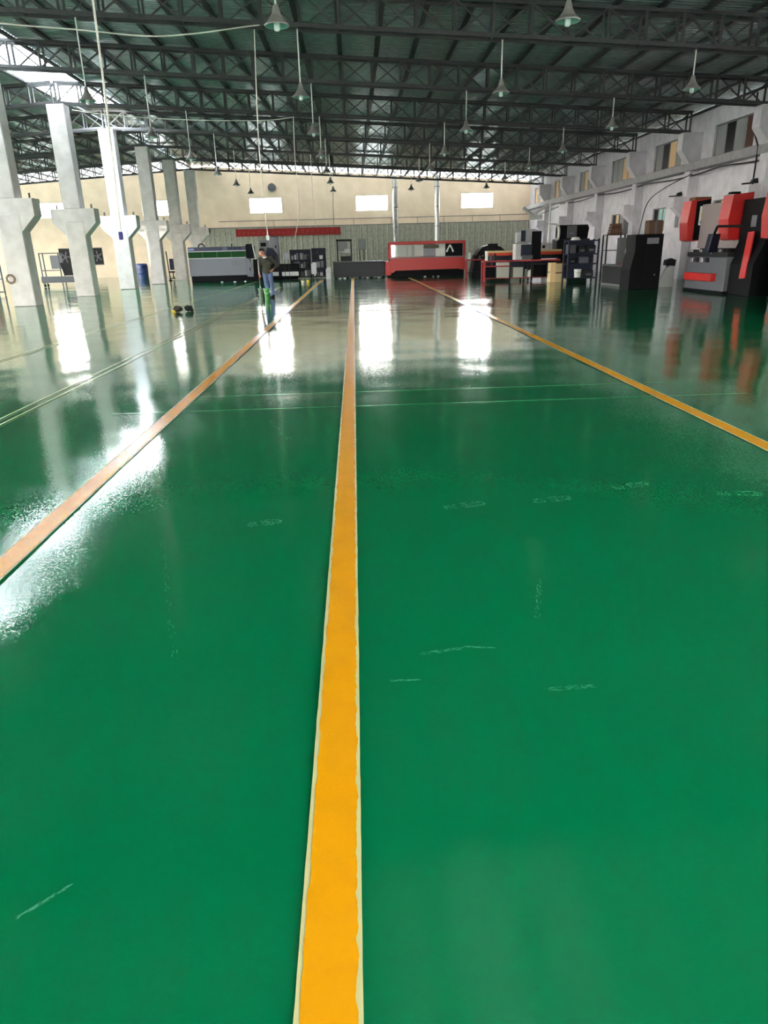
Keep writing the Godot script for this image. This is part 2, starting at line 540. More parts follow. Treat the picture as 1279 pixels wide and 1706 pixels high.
func build_shell():
	var ground := structure("ground", Vector3(0, -0.4, 0))
	part(ground, "yard", cb(240, 0.1, 240, 0.01), m("outdoor_ground"), Vector3(0, -0.05, -27))
	var fl := structure("floor")
	part(fl, "slab", cb(53.4, 0.38, 72.4, 0.01), m("green_primer"), V(-11.5, -0.21, 27.1))
	part(fl, "epoxy_coat", floor_surface(-38.2, 15.2, -9.1, 63.2, 0.12), m("floor_epoxy"))
	# roof: corrugated sheets that run down each slope, purlins along the hall
	var roof := structure("ceiling", Vector3(0, 7, 0))
	var prof := []
	var bot := []
	var pitch := 0.19
	for i in 5:
		var x0 := i * pitch
		for q in [[0.0, 0.0], [0.10, 0.0], [0.125, 0.032], [0.165, 0.032]]:
			prof.append(Vector2(x0 + q[0], q[1]))
	prof.append(Vector2(5 * pitch, 0.0))
	for i in range(prof.size() - 1, -1, -1):
		bot.append(prof[i] + Vector2(0, 0.006))
	var right := prism(prof + bot, 26.1)
	var left := prism(prof + bot, 25.4)
	var skin_right := open_sheet(prof, 26.1)
	var skin_left := open_sheet(prof, 25.4)
	# profile x becomes D, extrusion becomes the slope direction
	var d := -9.2
	while d < 63.0:
		for side in [1, -1]:
			var x_in := -10.55 if side == 1 else -12.75
			var len := 26.1 if side == 1 else 25.4
			var a := V(x_in, roof_y(x_in), d)
			var dir := Vector3(side, -SLOPE, 0).normalized()
			var b := Basis(Vector3(0, 0, -1), Vector3(0, 1, 0), dir) if side == 1 else Basis(Vector3(0, 0, -1), Vector3(0, 1, 0), dir)
			b.y = b.z.cross(b.x).normalized()
			if b.y.y < 0: b.y = -b.y
			part(roof, "roof_sheet" if d < 58.0 else "fibreglass_sheet", (right if side == 1 else left) if d < 58.0 else (skin_right if side == 1 else skin_left), m("roof_sheet" if d < 58.0 else "aged_fibreglass"), a + dir * len / 2 - Vector3(0, 7, 0), b)
		d += 0.95
	var px := -10.55
	while px < 15.2:
		bar(roof, "purlin", V(px, roof_y(px) - 0.075 - 7, -9.2), V(px, roof_y(px) - 0.075 - 7, 62.9), 0.06, 0.15, m("purlin_paint"))
		px += 1.15
	px = -12.75
	while px > -38.0:
		bar(roof, "purlin", V(px, roof_y(px) - 0.075 - 7, -9.2), V(px, roof_y(px) - 0.075 - 7, 62.9), 0.06, 0.15, m("purlin_paint"))
		px -= 1.15
	# ridge: fibreglass sheets over the near part, an open stretch, then closed sheets
	var ridge_w := 2.3
	d = -9.2
	while d < 62.9:
		var e := minf(d + 1.9, 62.95)
		var y := roof_y(-10.55) + 0.07
		if e <= 34.6:
			part(roof, "ridge_light_sheet", cb(ridge_w + 0.1, 0.012, e - d - 0.02, 0.004), m("ridge_fibreglass"), V(-11.65, y - 7, (d + e) / 2))
		elif d >= 37.3:
			part(roof, "ridge_cap", cb(ridge_w + 0.1, 0.03, e - d - 0.005, 0.004), m("roof_sheet"), V(-11.65, y - 7, (d + e) / 2))
		d = e
		if d > 29.0 and d < 37.5 and d + 1.9 > 34.6:
			d = 37.5
	# back wall with its row of high windows, open along the top under the sheets
	var wb := structure("wall_back", V(0, 0, BACK))
	var op := []
	for i in 6:
		var c := 10.37 - 8.72 * i
		op.append([c - 1.33, c + 1.33, 4.66, 5.84])
	op.append([-24.45, -20.85, 1.0, 2.37])
	var wall_right := op.slice(0, 3)
	var wall_left := op.slice(3)
	part(wb, "wall_panel", wall_mesh(RIDGE, 15.3, -0.3, chord_y(0) + 0.85, -SLOPE, 0.25, wall_right), m("back_plaster"))
	part(wb, "wall_panel", wall_mesh(-38.2, RIDGE, -0.3, chord_y(RIDGE) + 0.85 - SLOPE * RIDGE, SLOPE, 0.25, wall_left), m("back_plaster"))
	for i in 6:
		window_unit("window_%d" % (i + 1), V((op[i][0] + op[i][1]) / 2, 5.25, BACK + 0.1), 2.66, 1.18, 0.0, ["window_glass", "window_glass", "window_glass", "window_glass"], "machine_white")
	window_unit("window_7", V(-22.65, 1.685, BACK + 0.1), 3.6, 1.37, 0.0, ["dark_pane", "dark_pane", "dark_pane", "dark_pane"], "window_frame")
	var fan_window := get_node("window_7")
	for k in 4:
		for b in 5:
			var a := TAU * b / 5.0 + k
			bar(fan_window, "fan_blade", Vector3(-1.33 + 0.89 * k, 0, 0.03), Vector3(-1.33 + 0.89 * k + cos(a) * 0.36, sin(a) * 0.45, 0.03), 0.09, 0.012, m("mid_grey"))
	# wall behind the camera with wide open doorways, and the far left wall with a long row of unseen windows added for their daylight
	var wf := structure("wall_front", V(0, 0, -9.0))
	part(wf, "wall_panel", wall_mesh(-38.2, RIDGE, -0.3, chord_y(RIDGE) + 0.85 - SLOPE * RIDGE, SLOPE, -0.25, [[-24.0, -19.0, 0.0, 4.2]]), m("back_plaster"))
	part(wf, "wall_panel", wall_mesh(RIDGE, 15.3, -0.3, chord_y(0) + 0.85, -SLOPE, -0.25, [[0.5, 5.5, 0.0, 4.2]]), m("back_plaster"))
	var wl := structure("wall_left", Vector3(-38.0, 0, 0))
	var lo := []
	for i in 11:
		lo.append([-2.0 + 5.8 * i - 1.3, -2.0 + 5.8 * i + 1.3, 1.2, 4.4])
	part(wl, "wall_panel", wall_mesh(-9.2, 63.0, -0.3, 6.45, 0.0, -0.25, lo), m("back_plaster"), Vector3.ZERO, Basis(Vector3(0, 0, -1), Vector3.UP, Vector3(1, 0, 0)))

# frame, mullions and panes in an opening; turn is the angle of its plane about the vertical
func window_unit(called: String, at: Vector3, w: float, h: float, turn: float, panes: Array, frame := "window_frame"):
	var o := Node3D.new()
	o.name = called
	add_child(o)
	o.position = at
	o.rotation.y = turn
	o.set_meta("kind", "structure")
	var f := 0.05
	bx(o, "window_frame", Vector3(0, h / 2 - f / 2, 0), Vector3(w, f, 0.07), m(frame), 0.006)
	bx(o, "window_frame", Vector3(0, -h / 2 + f / 2, 0), Vector3(w, f, 0.07), m(frame), 0.006)
	var n := panes.size()
	for i in n + 1:
		var x := -w / 2 + f / 2 + (w - f) * i / n
		bx(o, "mullion", Vector3(x, 0, 0), Vector3(f * (1.0 if i == 0 or i == n else 0.7), h - 2 * f, 0.06), m(frame), 0.006)
	for i in n:
		var x := -w / 2 + f / 2 + (w - f) * (i + 0.5) / n
		if panes[i] != "":
			bx(o, "pane", Vector3(x, 0, 0), Vector3((w - f) / n - 0.04, h - 2 * f, 0.008), m(panes[i]), 0.002)

func build_right_wall():
	var wr := structure("wall_right", Vector3(14.8, 0, 0))
	var op := []
	for i in 12:
		var c: float = -6.3 + 6.0 * i - 0.0
		if c > 60.5: continue
		op.append([c - 1.55, c + 1.55, 4.80, 5.95])
	op.append([-6.5, -2.5, 0.0, 3.4])  # unseen doorway, added to light the columns from the right
	for c in [29.9, 36.0, 41.9]:
		op.append([c - 0.75, c + 0.75, 2.1, 3.14])
	# u runs along D: turn the wall so that its x axis is -z and its thickness goes outwards
	part(wr, "wall_panel", wall_mesh(-9.2, 63.0, -0.3, 6.64, 0.0, 0.28, op), m("side_plaster"), Vector3.ZERO, Basis(Vector3(0, 0, -1), Vector3.UP, Vector3(-1, 0, 0)))
	bb(wr, "ledge", -0.46, 0.0, 4.40, 4.72, 9.0, -62.6, m("ledge_concrete"), 0.02)
	var looks := {
		29.7: ["rust_board", "grey_board", "dark_pane", "grey_board"],
		35.7: ["grey_board", "warm_light_pane", "dark_pane", "grey_board"],
		41.7: ["warm_light_pane", "warm_light_pane", "grey_board", "grey_board"],
		47.7: ["grey_board", "grey_board", "warm_light_pane", "grey_board"],
		53.7: ["warm_light_pane", "grey_board", "grey_board", "warm_light_pane"],
		59.7: ["warm_light_pane", "warm_light_pane", "grey_board", "warm_light_pane"],
	}
	var n := 8
	for o in op:
		var c: float = (o[0] + o[1]) / 2
		var set_ = ["window_glass", "window_glass", "window_glass", "window_glass"] if c < 13.0 else ["grey_board", "dark_pane", "grey_board", "grey_board"]
		for k in looks:
			if absf(k - c) < 0.05: set_ = looks[k]
		if o[2] < 1.0: continue
		if o[2] < 4.0:
			set_ = ["green_window", "green_window", "dark_pane"] if absf(c - 36.0) < 0.1 else ["dark_pane", "warm_light_pane", "dark_pane"]
		window_unit("window_%d" % n, V(14.9, (o[2] + o[3]) / 2, c), o[1] - o[0], o[3] - o[2], PI / 2, set_)
		n += 1
	# pilasters with a haunch under each truss and a small crane corbel lower down
	var i := 0
	for d in BAYS:
		if d < 14: continue
		i += 1
		var col := thing("wall_pilaster", "grey concrete wall pilaster with haunch, %s from the back wall" % nth(BAYS.size() - BAYS.find(d)), "pilaster", V(14.8, 0, d), "pilasters along the right wall")
		bb(col, "shaft", -0.42, 0.0, 0.0, 4.4, 0.26, -0.26, m("side_plaster"), 0.02)
		part(col, "haunch", prism([Vector2(0, 4.4), Vector2(-0.42, 4.4), Vector2(-0.44, 4.66), Vector2(-0.85, 5.2), Vector2(-0.85, 5.86), Vector2(0, 5.86)], 0.5), m("side_plaster"))
		part(col, "corbel", prism([Vector2(-0.40, 2.55), Vector2(-0.92, 3.0), Vector2(-0.92, 3.4), Vector2(-0.40, 3.4)], 0.5), m("side_plaster"))

func nth(n: int) -> String:
	return ["", "first", "second", "third", "fourth", "fifth", "sixth", "seventh", "eighth", "ninth", "tenth", "eleventh", "twelfth"][n]

# ------------------------------------------------------------------ columns and trusses
func build_columns():
	var notes := {26.5: "white concrete column with crane corbels and a hose coil on its face", 32.5: "white concrete column with crane corbels, next beyond the hose coil column", 38.5: "sunlit white concrete column with crane corbels and bright front face", 44.5: "white concrete column with crane corbels, sunlit only below its corbels", 50.5: "shaded grey column with crane corbels at the pale laser cutter's end", 56.5: "shaded grey column standing closest to the cream back wall"}
	for d in [26.5, 32.5, 38.5, 44.5, 50.5, 56.5]:
		var c := thing("concrete_column", notes[d], "column", V(-11.7, 0, d), "columns under the roof ridge")
		bb(c, "shaft", -0.39, 0.39, 0.0, 3.0, 0.33, -0.33, m("column_paint"), 0.02)
		part(c, "corbel", prism([Vector2(-0.39, 2.45), Vector2(0.39, 2.45), Vector2(0.90, 2.95), Vector2(0.90, 3.5), Vector2(-0.90, 3.5), Vector2(-0.90, 2.95)], 0.62), m("column_paint"))
		bb(c, "upper_shaft", -0.35, 0.35, 3.5, 7.34, 0.30, -0.30, m("column_paint"), 0.02)
		bx(c, "bearing_plate", Vector3(0, 7.35, 0), Vector3(0.6, 0.02, 0.5), m("truss_paint"), 0.003)
		for s in [-1, 1]:
			for k in 3:
				rod(c, "starter_bar", Vector3(s * 0.72 + 0.07 * (k - 1), 3.48, 0.12 * (k - 1)), Vector3(s * 0.72 + 0.07 * (k - 1), 3.68, 0.12 * (k - 1)), 0.012, m("rag_brown"), 6)
	var coil := thing("hose_coil", "brown coiled hose hanging on the white column's face", "hose", V(-11.98, 0.93, 26.13))
	var pts := []
	for k in 97:
		var a := TAU * k / 24.0
		pts.append(Vector3(cos(a) * (0.115 + 0.012 * (k / 24)), sin(a) * (0.115 + 0.012 * (k / 24)), 0.02 + 0.012 * (k % 3)))
	part(coil, "hose_loop", tube_mesh(pts, 0.018), mat("hose_tan", Color(0.45, 0.38, 0.30), 0.7))
	part(coil, "hanging_cable", tube_mesh(curve_points([Vector3(0, 0.12, 0.03), Vector3(-0.02, 0.9, 0.03), Vector3(-0.03, 2.0, 0.03)], 6), 0.008), m("cable_white"))

func build_trusses():
	for d in BAYS:
		var k: int = BAYS.size() - BAYS.find(d)
		truss(V(RIDGE, 0, d), 1, 14.25, "dark steel lattice roof truss over the lamps, %s from the back wall" % nth(k), "trusses over the main bay")
	for d in [26.5, 32.5, 38.5, 44.5, 50.5, 56.5]:
		var k: int = BAYS.size() - BAYS.find(d)
		truss(V(RIDGE, 0, d), -1, -37.9, "steel lattice roof truss beyond the white columns, %s from the back wall" % nth(k), "trusses over the far bay")

func truss_at(side: int, u: float, top: bool, z: float) -> Vector3:
	return Vector3(side * u, -SLOPE * u + (0.72 if top else 0.0) + 0.045, z)

func truss(at: Vector3, side: int, x_end: float, label: String, group: String):
	var t := thing("roof_truss", label, "truss", Vector3(at.x, 7.36, at.z), group)
	var mt := m("truss_paint")
	var span := absf(x_end - at.x)
	var n := int(round(span / 0.96))
	for z in [-0.2, 0.2]:
		bar(t, "bottom_chord", truss_at(side, 0.05, false, z), truss_at(side, span, false, z), 0.09, 0.08, mt)
		bar(t, "top_chord", truss_at(side, 0.05, true, z), truss_at(side, span, true, z), 0.08, 0.08, mt)
		for i in n + 1:
			var u := clampf(span * i / n, 0.08, span - 0.04)
			bar(t, "vertical", truss_at(side, u, false, z), truss_at(side, u, true, z), 0.055, 0.055, mt)
			if i < n:
				var v := clampf(span * (i + 1) / n, 0.08, span - 0.04)
				var up: bool = (i % 2 == 0) == (z > 0)
				bar(t, "diagonal", truss_at(side, u, not up, z), truss_at(side, v, up, z), 0.04, 0.04, mt)
	for i in range(0, n + 1, 2):
		var u := span * i / n
		bar(t, "cross_tie", Vector3(side * u, -SLOPE * u + 0.045, -0.2), Vector3(side * u, -SLOPE * u + 0.045, 0.2), 0.04, 0.04, mt)

# ------------------------------------------------------------------ fittings on and before the back wall
func build_back_fittings():
	var part_wall := thing("corrugated_partition", "low grey-green corrugated steel partition in front of the back wall", "partition", V(0, 0, 62.35))
	var prof := []
	var bot := []
	for i in 2:
		for q in [[0.0, 0.0], [0.30, 0.0], [0.335, 0.045], [0.415, 0.045]]:
			prof.append(Vector2(i * 0.45 + q[0], q[1]))
	prof.append(Vector2(0.9, 0.0))
	for i in range(prof.size() - 1, -1, -1):
		bot.append(prof[i] + Vector2(0, -0.006))
	var sheet := prism(prof + bot, 3.58)
	for i in 30:
		part(part_wall, "cladding_sheet", sheet, m("cladding"), Vector3(-12.3 + i * 0.9, 1.79, 0), Basis(Vector3(1, 0, 0), Vector3(0, 0, 1), Vector3(0, -1, 0)))
	bx(part_wall, "top_rail", Vector3(1.2, 3.6, -0.03), Vector3(27.0, 0.05, 0.08), m("mid_grey"), 0.008)

	var pipe := thing("wall_conduit", "thin grey conduit run above the corrugated partition", "conduit", V(0, 4.1, 62.6))
	rod(pipe, "pipe", Vector3(-11.0, 0, 0), Vector3(14.6, 0, 0), 0.022, m("mid_grey"), 6)
	for x in [-6.5, -3.1, 0.1, 3.2, 5.4, 7.6, 10.0, 12.3]:
		rod(pipe, "dropper", Vector3(x, 0, 0), Vector3(x, -0.5, 0), 0.018, m("mid_grey"), 6)

	var ban := thing("red_banner", "long red cloth banner with one row of faded characters on the partition", "banner", V(-5.34, 2.9, 62.275))
	bx(ban, "cloth", Vector3(0, 0.29, -0.01), Vector3(8.62, 0.57, 0.012), m("banner_red"), 0.004)
	# the characters are too blurred to read: a row of strokes of their size
	var rng := RandomNumberGenerator.new()
	rng.seed = 77
	for i in 21:
		var st := begin()
		var cx := -4.05 + i * 0.405
		for k in 5:
			var horizontal := rng.randf() < 0.55
			var w := rng.randf_range(0.16, 0.27) if horizontal else 0.028
			var hh := 0.028 if horizontal else rng.randf_range(0.14, 0.30)
			var c := Vector3(cx + rng.randf_range(-0.07, 0.07), 0.29 + rng.randf_range(-0.11, 0.11), 0.0)
			face(st, [c + Vector3(-w / 2, -hh / 2, 0), c + Vector3(w / 2, -hh / 2, 0), c + Vector3(w / 2, hh / 2, 0), c + Vector3(-w / 2, hh / 2, 0)], Vector3(0, 0, 1))
		part(ban, "character", st.commit(), m("banner_ink"))

	for q in [[3.45, "silver flue duct with crinkled foil rising at the red cutter's left end"], [6.80, "silver flue duct with banded joints rising behind the red cutter's middle"]]:
		var du := thing("flue_duct", q[1], "duct", V(q[0], 0, 60.6))
		var pr := [Vector2(0.0, 0.0)]
		var y := 0.0
		while y < 7.05:
			pr.append(Vector2(0.195, y))
			pr.append(Vector2(0.205 if q[0] < 5 else 0.197, y + 0.06))
			y += 0.12
		pr.append(Vector2(0.0, y))
		part(du, "pipe", lathe(pr, 18), m("galvanised"))
		for yy in [1.6, 3.3, 4.75, 6.2]:
			part(du, "joint_band", lathe([Vector2(0.19, -0.04), Vector2(0.23, -0.04), Vector2(0.23, 0.04), Vector2(0.19, 0.04)], 18), m("steel"), Vector3(0, yy, 0))
	# wall fittings
	var fan := thing("wall_fan", "small grey oscillating fan high on the back wall", "fan", V(-6.45, 6.55, 62.45))
	part(fan, "guard", lathe([Vector2(0, -0.08), Vector2(0.3, -0.06), Vector2(0.33, 0.0), Vector2(0.3, 0.06), Vector2(0, 0.08)], 18), m("mid_grey"), Vector3.ZERO, Basis(Vector3.RIGHT, PI / 2))
	bx(fan, "bracket", Vector3(0, -0.1, -0.14), Vector3(0.1, 0.4, 0.2), m("dark_grey"))
	var box := thing("speaker_box", "small dark box mounted at the partition's left end", "speaker", V(-12.0, 3.3, 62.2))
	bx(box, "housing", Vector3(0, 0.15, 0), Vector3(0.45, 0.32, 0.3), m("dark_grey"))
	bx(box, "front_grille", Vector3(0, 0.15, 0.152), Vector3(0.36, 0.24, 0.02), m("black_matte"))

# ------------------------------------------------------------------ lamps and cables
func build_lamps_and_cables():
	var rows := {-6.6: "left of the yellow lines", -1.2: "over the middle yellow line", 3.95: "over the right-hand yellow line", 8.95: "towards the right wall"}
	var where := {-6.6: "by the white columns", -1.2: "above the middle yellow line", 3.95: "above the right-hand yellow line", 8.95: "nearest the right wall"}
	for d in BAYS:
		if d < 14 or d > 51: continue
		for x in rows:
			if x < -6 and d < 20: continue
			var k: int = BAYS.size() - BAYS.find(d)
			var top := chord_y(x)
			var l := thing("pendant_lamp", "grey conical lamp %s, %s truss from back wall" % [where[x], nth(k)], "lamp", V(x, 5.27, d), "conical pendant lamps")
			rod(l, "rod", Vector3(0, 0.30, 0), Vector3(0, top - 5.27 + 0.02, 0), 0.018, m("pvc_white"), 8)
			bar(l, "hanger", Vector3(0, top - 5.27 + 0.02, -0.2), Vector3(0, top - 5.27 + 0.02, 0.2), 0.03, 0.03, m("truss_paint"))
			part(l, "shade", lathe([Vector2(0.215, 0.0), Vector2(0.22, 0.02), Vector2(0.15, 0.08), Vector2(0.085, 0.17), Vector2(0.055, 0.27), Vector2(0.045, 0.31), Vector2(0.02, 0.33)], 20), m("lamp_enamel"))
			part(l, "shade_lining", lathe([Vector2(0.208, 0.002), Vector2(0.14, 0.075), Vector2(0.075, 0.16)], 20), m("lamp_inside"))
			part(l, "bulb", lathe([Vector2(0.0, -0.075), Vector2(0.035, -0.07), Vector2(0.05, -0.05), Vector2(0.05, 0.08), Vector2(0.03, 0.14)], 14), m("bulb_milk"))
	var drops := [
		[[V(-4.31, 6.98, 14.5), V(-4.33, 5.0, 14.5), V(-4.37, 3.4, 14.5), V(-4.43, 1.98, 14.5)], "long white cable with a blue plug hanging before the sunlit column", true, 0.020],
		[[V(-2.28, 6.84, 20.7), V(-2.36, 4.6, 20.5), V(-2.36, 3.2, 20.5), V(-2.32, 2.0, 20.5)], "straight white cable with a plug hanging above the person", true, 0.014],
		[[V(-2.28, 6.84, 32.7), V(-2.30, 5.2, 32.5), V(-2.25, 4.0, 32.5), V(-2.30, 3.0, 32.5), V(-2.52, 2.16, 32.5)], "white cable whose loose end curls aside before the red banner", false, 0.016],
		[[V(-2.27, 6.84, 44.7), V(-2.26, 5.4, 44.5), V(-2.21, 3.0, 44.5)], "white cable hanging beside the curled one, ending at the banner", false, 0.018],
		[[V(-1.22, 5.2, 50.5), V(-1.25, 4.4, 50.5), V(-1.26, 3.2, 50.5)], "thin dark cable dropping from a pendant lamp to the banner's end", false, 0.016],
	]
	for q in drops:
		var c := thing("hanging_cable", q[1], "cable", q[0][0], "cables hanging from the trusses")
		var pts := []
		for p in q[0]:
			pts.append(p - q[0][0])
		part(c, "cord", tube_mesh(curve_points(pts, 6), q[3]), m("cable_white" if q != drops[4] else "cable_black"))
		if q[2]:
			bx(c, "plug", pts[-1] + Vector3(0, -0.05, 0), Vector3(0.07, 0.14, 0.07), m("plug_blue" if q == drops[0] else "pvc_white"))
	var s := thing("slung_cable", "pale cable slung sideways across the ceiling from truss to column", "cable", V(-8.4, 6.9, 20.1))
	part(s, "cord", tube_mesh(curve_points([Vector3(-3.0, 0.30, 0.0), Vector3(0.2, -0.04, 0), Vector3(1.85, -0.18, 0), Vector3(3.54, -0.34, 0), Vector3(4.7, -0.31, 0), Vector3(5.9, -0.19, 0), Vector3(6.3, -0.1, -0.2)], 6), 0.017), m("cable_white"))
	var s2 := thing("slung_cable", "pale cable slung from the second white column towards the lamps", "cable", V(-9.6, 6.9, 32.1))
	part(s2, "cord", tube_mesh(curve_points([Vector3(-1.4, 0.2, 0.0), Vector3(0, 0, 0), Vector3(2.85, -0.22, 0), Vector3(5.95, -0.31, 0), Vector3(7.3, -0.2, -0.15)], 6), 0.016), m("cable_white"))

# ------------------------------------------------------------------ lines, joints and scuffs on the floor
func strip_mesh(d0: float, d1: float, w: float, y: float, rough_edge: float, seed_: int, step := 0.05) -> Mesh:
	var n := FastNoiseLite.new()
	n.seed = seed_
	n.frequency = 0.9
	n.fractal_octaves = 4
	var st := begin()
	var d := d0
	var s := step
	while d < d1:
		var e := minf(d + s, d1)
		var p := []
		for q in [d, e]:
			p.append([-w / 2 + rough_edge * n.get_noise_2d(q * 9.0, 0.0), w / 2 + rough_edge * (n.get_noise_2d(q * 9.0, 40.0) + 0.6 * n.get_noise_2d(q * 30.0, 80.0))])
		face(st, [Vector3(p[0][0], y, -d), Vector3(p[0][1], y, -d), Vector3(p[1][1], y, -e), Vector3(p[1][0], y, -e)], Vector3.UP)
		d = e
		s = step * (1.0 + maxf(d, 0.0) * 0.15)
	return st.commit()

func build_floor_marks():
	var fl := get_node("floor")
	var i := 0
	for q in [[-0.115, 0.3, 45.0, 0.150], [-1.95, 1.0, 44.0, 0.150], [3.24, 1.0, 43.5, 0.150]]:
		i += 1
		part(fl, "line_border", strip_mesh(q[1], q[2], q[3], 0.0035, 0.002, 100 + i), m("tape_cream"), Vector3(q[0], 0, 0))
		part(fl, "yellow_line", strip_mesh(q[1], q[2], q[3] - 0.026, 0.005, 0.007, 200 + i, 0.008), m("line_yellow"), Vector3(q[0] + 0.001, 0, 0))
	for q in [[-3.73, 1.0, 36.0], [-3.60, 1.0, 36.0], [-5.90, 4.0, 44.0], [-5.79, 4.0, 44.0]]:
		i += 1
		part(fl, "tape_line", strip_mesh(q[1], q[2], 0.025, 0.0035, 0.003, 300 + i), m("line_pale"), Vector3(q[0], 0, 0))
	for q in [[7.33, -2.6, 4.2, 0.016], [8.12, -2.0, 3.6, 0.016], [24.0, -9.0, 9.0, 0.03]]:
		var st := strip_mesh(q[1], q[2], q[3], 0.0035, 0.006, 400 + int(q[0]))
		part(fl, "joint_line", st, m("joint_glint"), V(0, 0, q[0]), Basis(Vector3.UP, -PI / 2))
	# dusty shoe prints and dragged scuffs
	var prints := [[0.51, 4.13, 0.79, 4.20], [1.09, 4.19, 1.37, 4.24], [1.68, 4.39, 1.96, 4.47], [2.30, 4.21, 2.60, 4.18], [-0.71, 3.96, -0.50, 4.01]]
	for p in prints:
		shoe_print(fl, Vector2(p[0], p[1]), Vector2(p[2], p[3]))
	var scuffs := [[0.86, 3.08, 0.75, 2.69, 0.012], [0.21, 2.44, 0.39, 2.47, 0.010], [0.66, 2.16, 0.83, 2.17, 0.012], [-1.17, 3.77, -0.79, 2.48, 0.012], [-0.90, 1.31, -0.80, 1.40, 0.005], [-0.89, 6.8, -0.62, 6.0, 0.03], [0.08, 2.26, 0.19, 2.26, 0.005], [0.40, 2.48, 0.52, 2.46, 0.004]]
	var rng := RandomNumberGenerator.new()
	rng.seed = 5
	for sc in scuffs:
		var st := begin()
		var a := V(sc[0], 0.0035, sc[1])
		var b := V(sc[2], 0.0035, sc[3])
		var sd := (b - a).cross(Vector3.UP).normalized()
		for k in 60:
			var t := rng.randf()
			var c: Vector3 = a.lerp(b, t) + sd * rng.randf_range(-1, 1) * sc[4]
			var l := rng.randf_range(0.003, 0.014)
			var w := rng.randf_range(0.0005, 0.0016)
			var dr := (b - a).normalized().rotated(Vector3.UP, rng.randf_range(-0.25, 0.25))
			var s2 := dr.cross(Vector3.UP)
			face(st, [c - dr * l, c + s2 * w, c + dr * l, c - s2 * w], Vector3.UP)
		var o := part(fl, "scuff_mark", st.commit(), m("scuff"))

func sole_half(t: float) -> float:
	return 0.042 * (0.85 if t < 0.3 else 0.7 + 0.45 * sin((t - 0.3) / 0.7 * PI)) * (sqrt(clampf(t / 0.08, 0, 1)) * sqrt(clampf((1 - t) / 0.1, 0, 1)))

func shoe_print(fl: Node, a: Vector2, b: Vector2):
	# outline and tread bars of a sole, heel towards a
	var st := begin()
	var dr := V(b.x, 0, b.y) - V(a.x, 0, a.y)
	var len := dr.length()
	dr = dr.normalized()
	var sd := dr.cross(Vector3.UP)
	var o := V(a.x, 0.0035, a.y)
	var rng := RandomNumberGenerator.new()
	rng.seed = int(a.x * 1000) + 3000
	for k in 150:
		var t := rng.randf_range(0.02, 0.98)
		if t > 0.30 and t < 0.42: continue
		var hw := sole_half(t)
		var v := rng.randf_range(-1, 1)
		if rng.randf() < 0.2: v = signf(v) * rng.randf_range(0.8, 1.0)
		var c := o + dr * len * t + sd * v * hw
		var l := rng.randf_range(0.004, 0.012)
		var w := rng.randf_range(0.0012, 0.0035)
		var ax := dr.rotated(Vector3.UP, rng.randf_range(-0.5, 0.5))
		var ay := ax.cross(Vector3.UP)
		face(st, [c - ax * l, c + ay * w, c + ax * l * 0.8, c - ay * w * 0.7], Vector3.UP)
	part(fl, "shoe_print", st.commit(), m("scuff"))

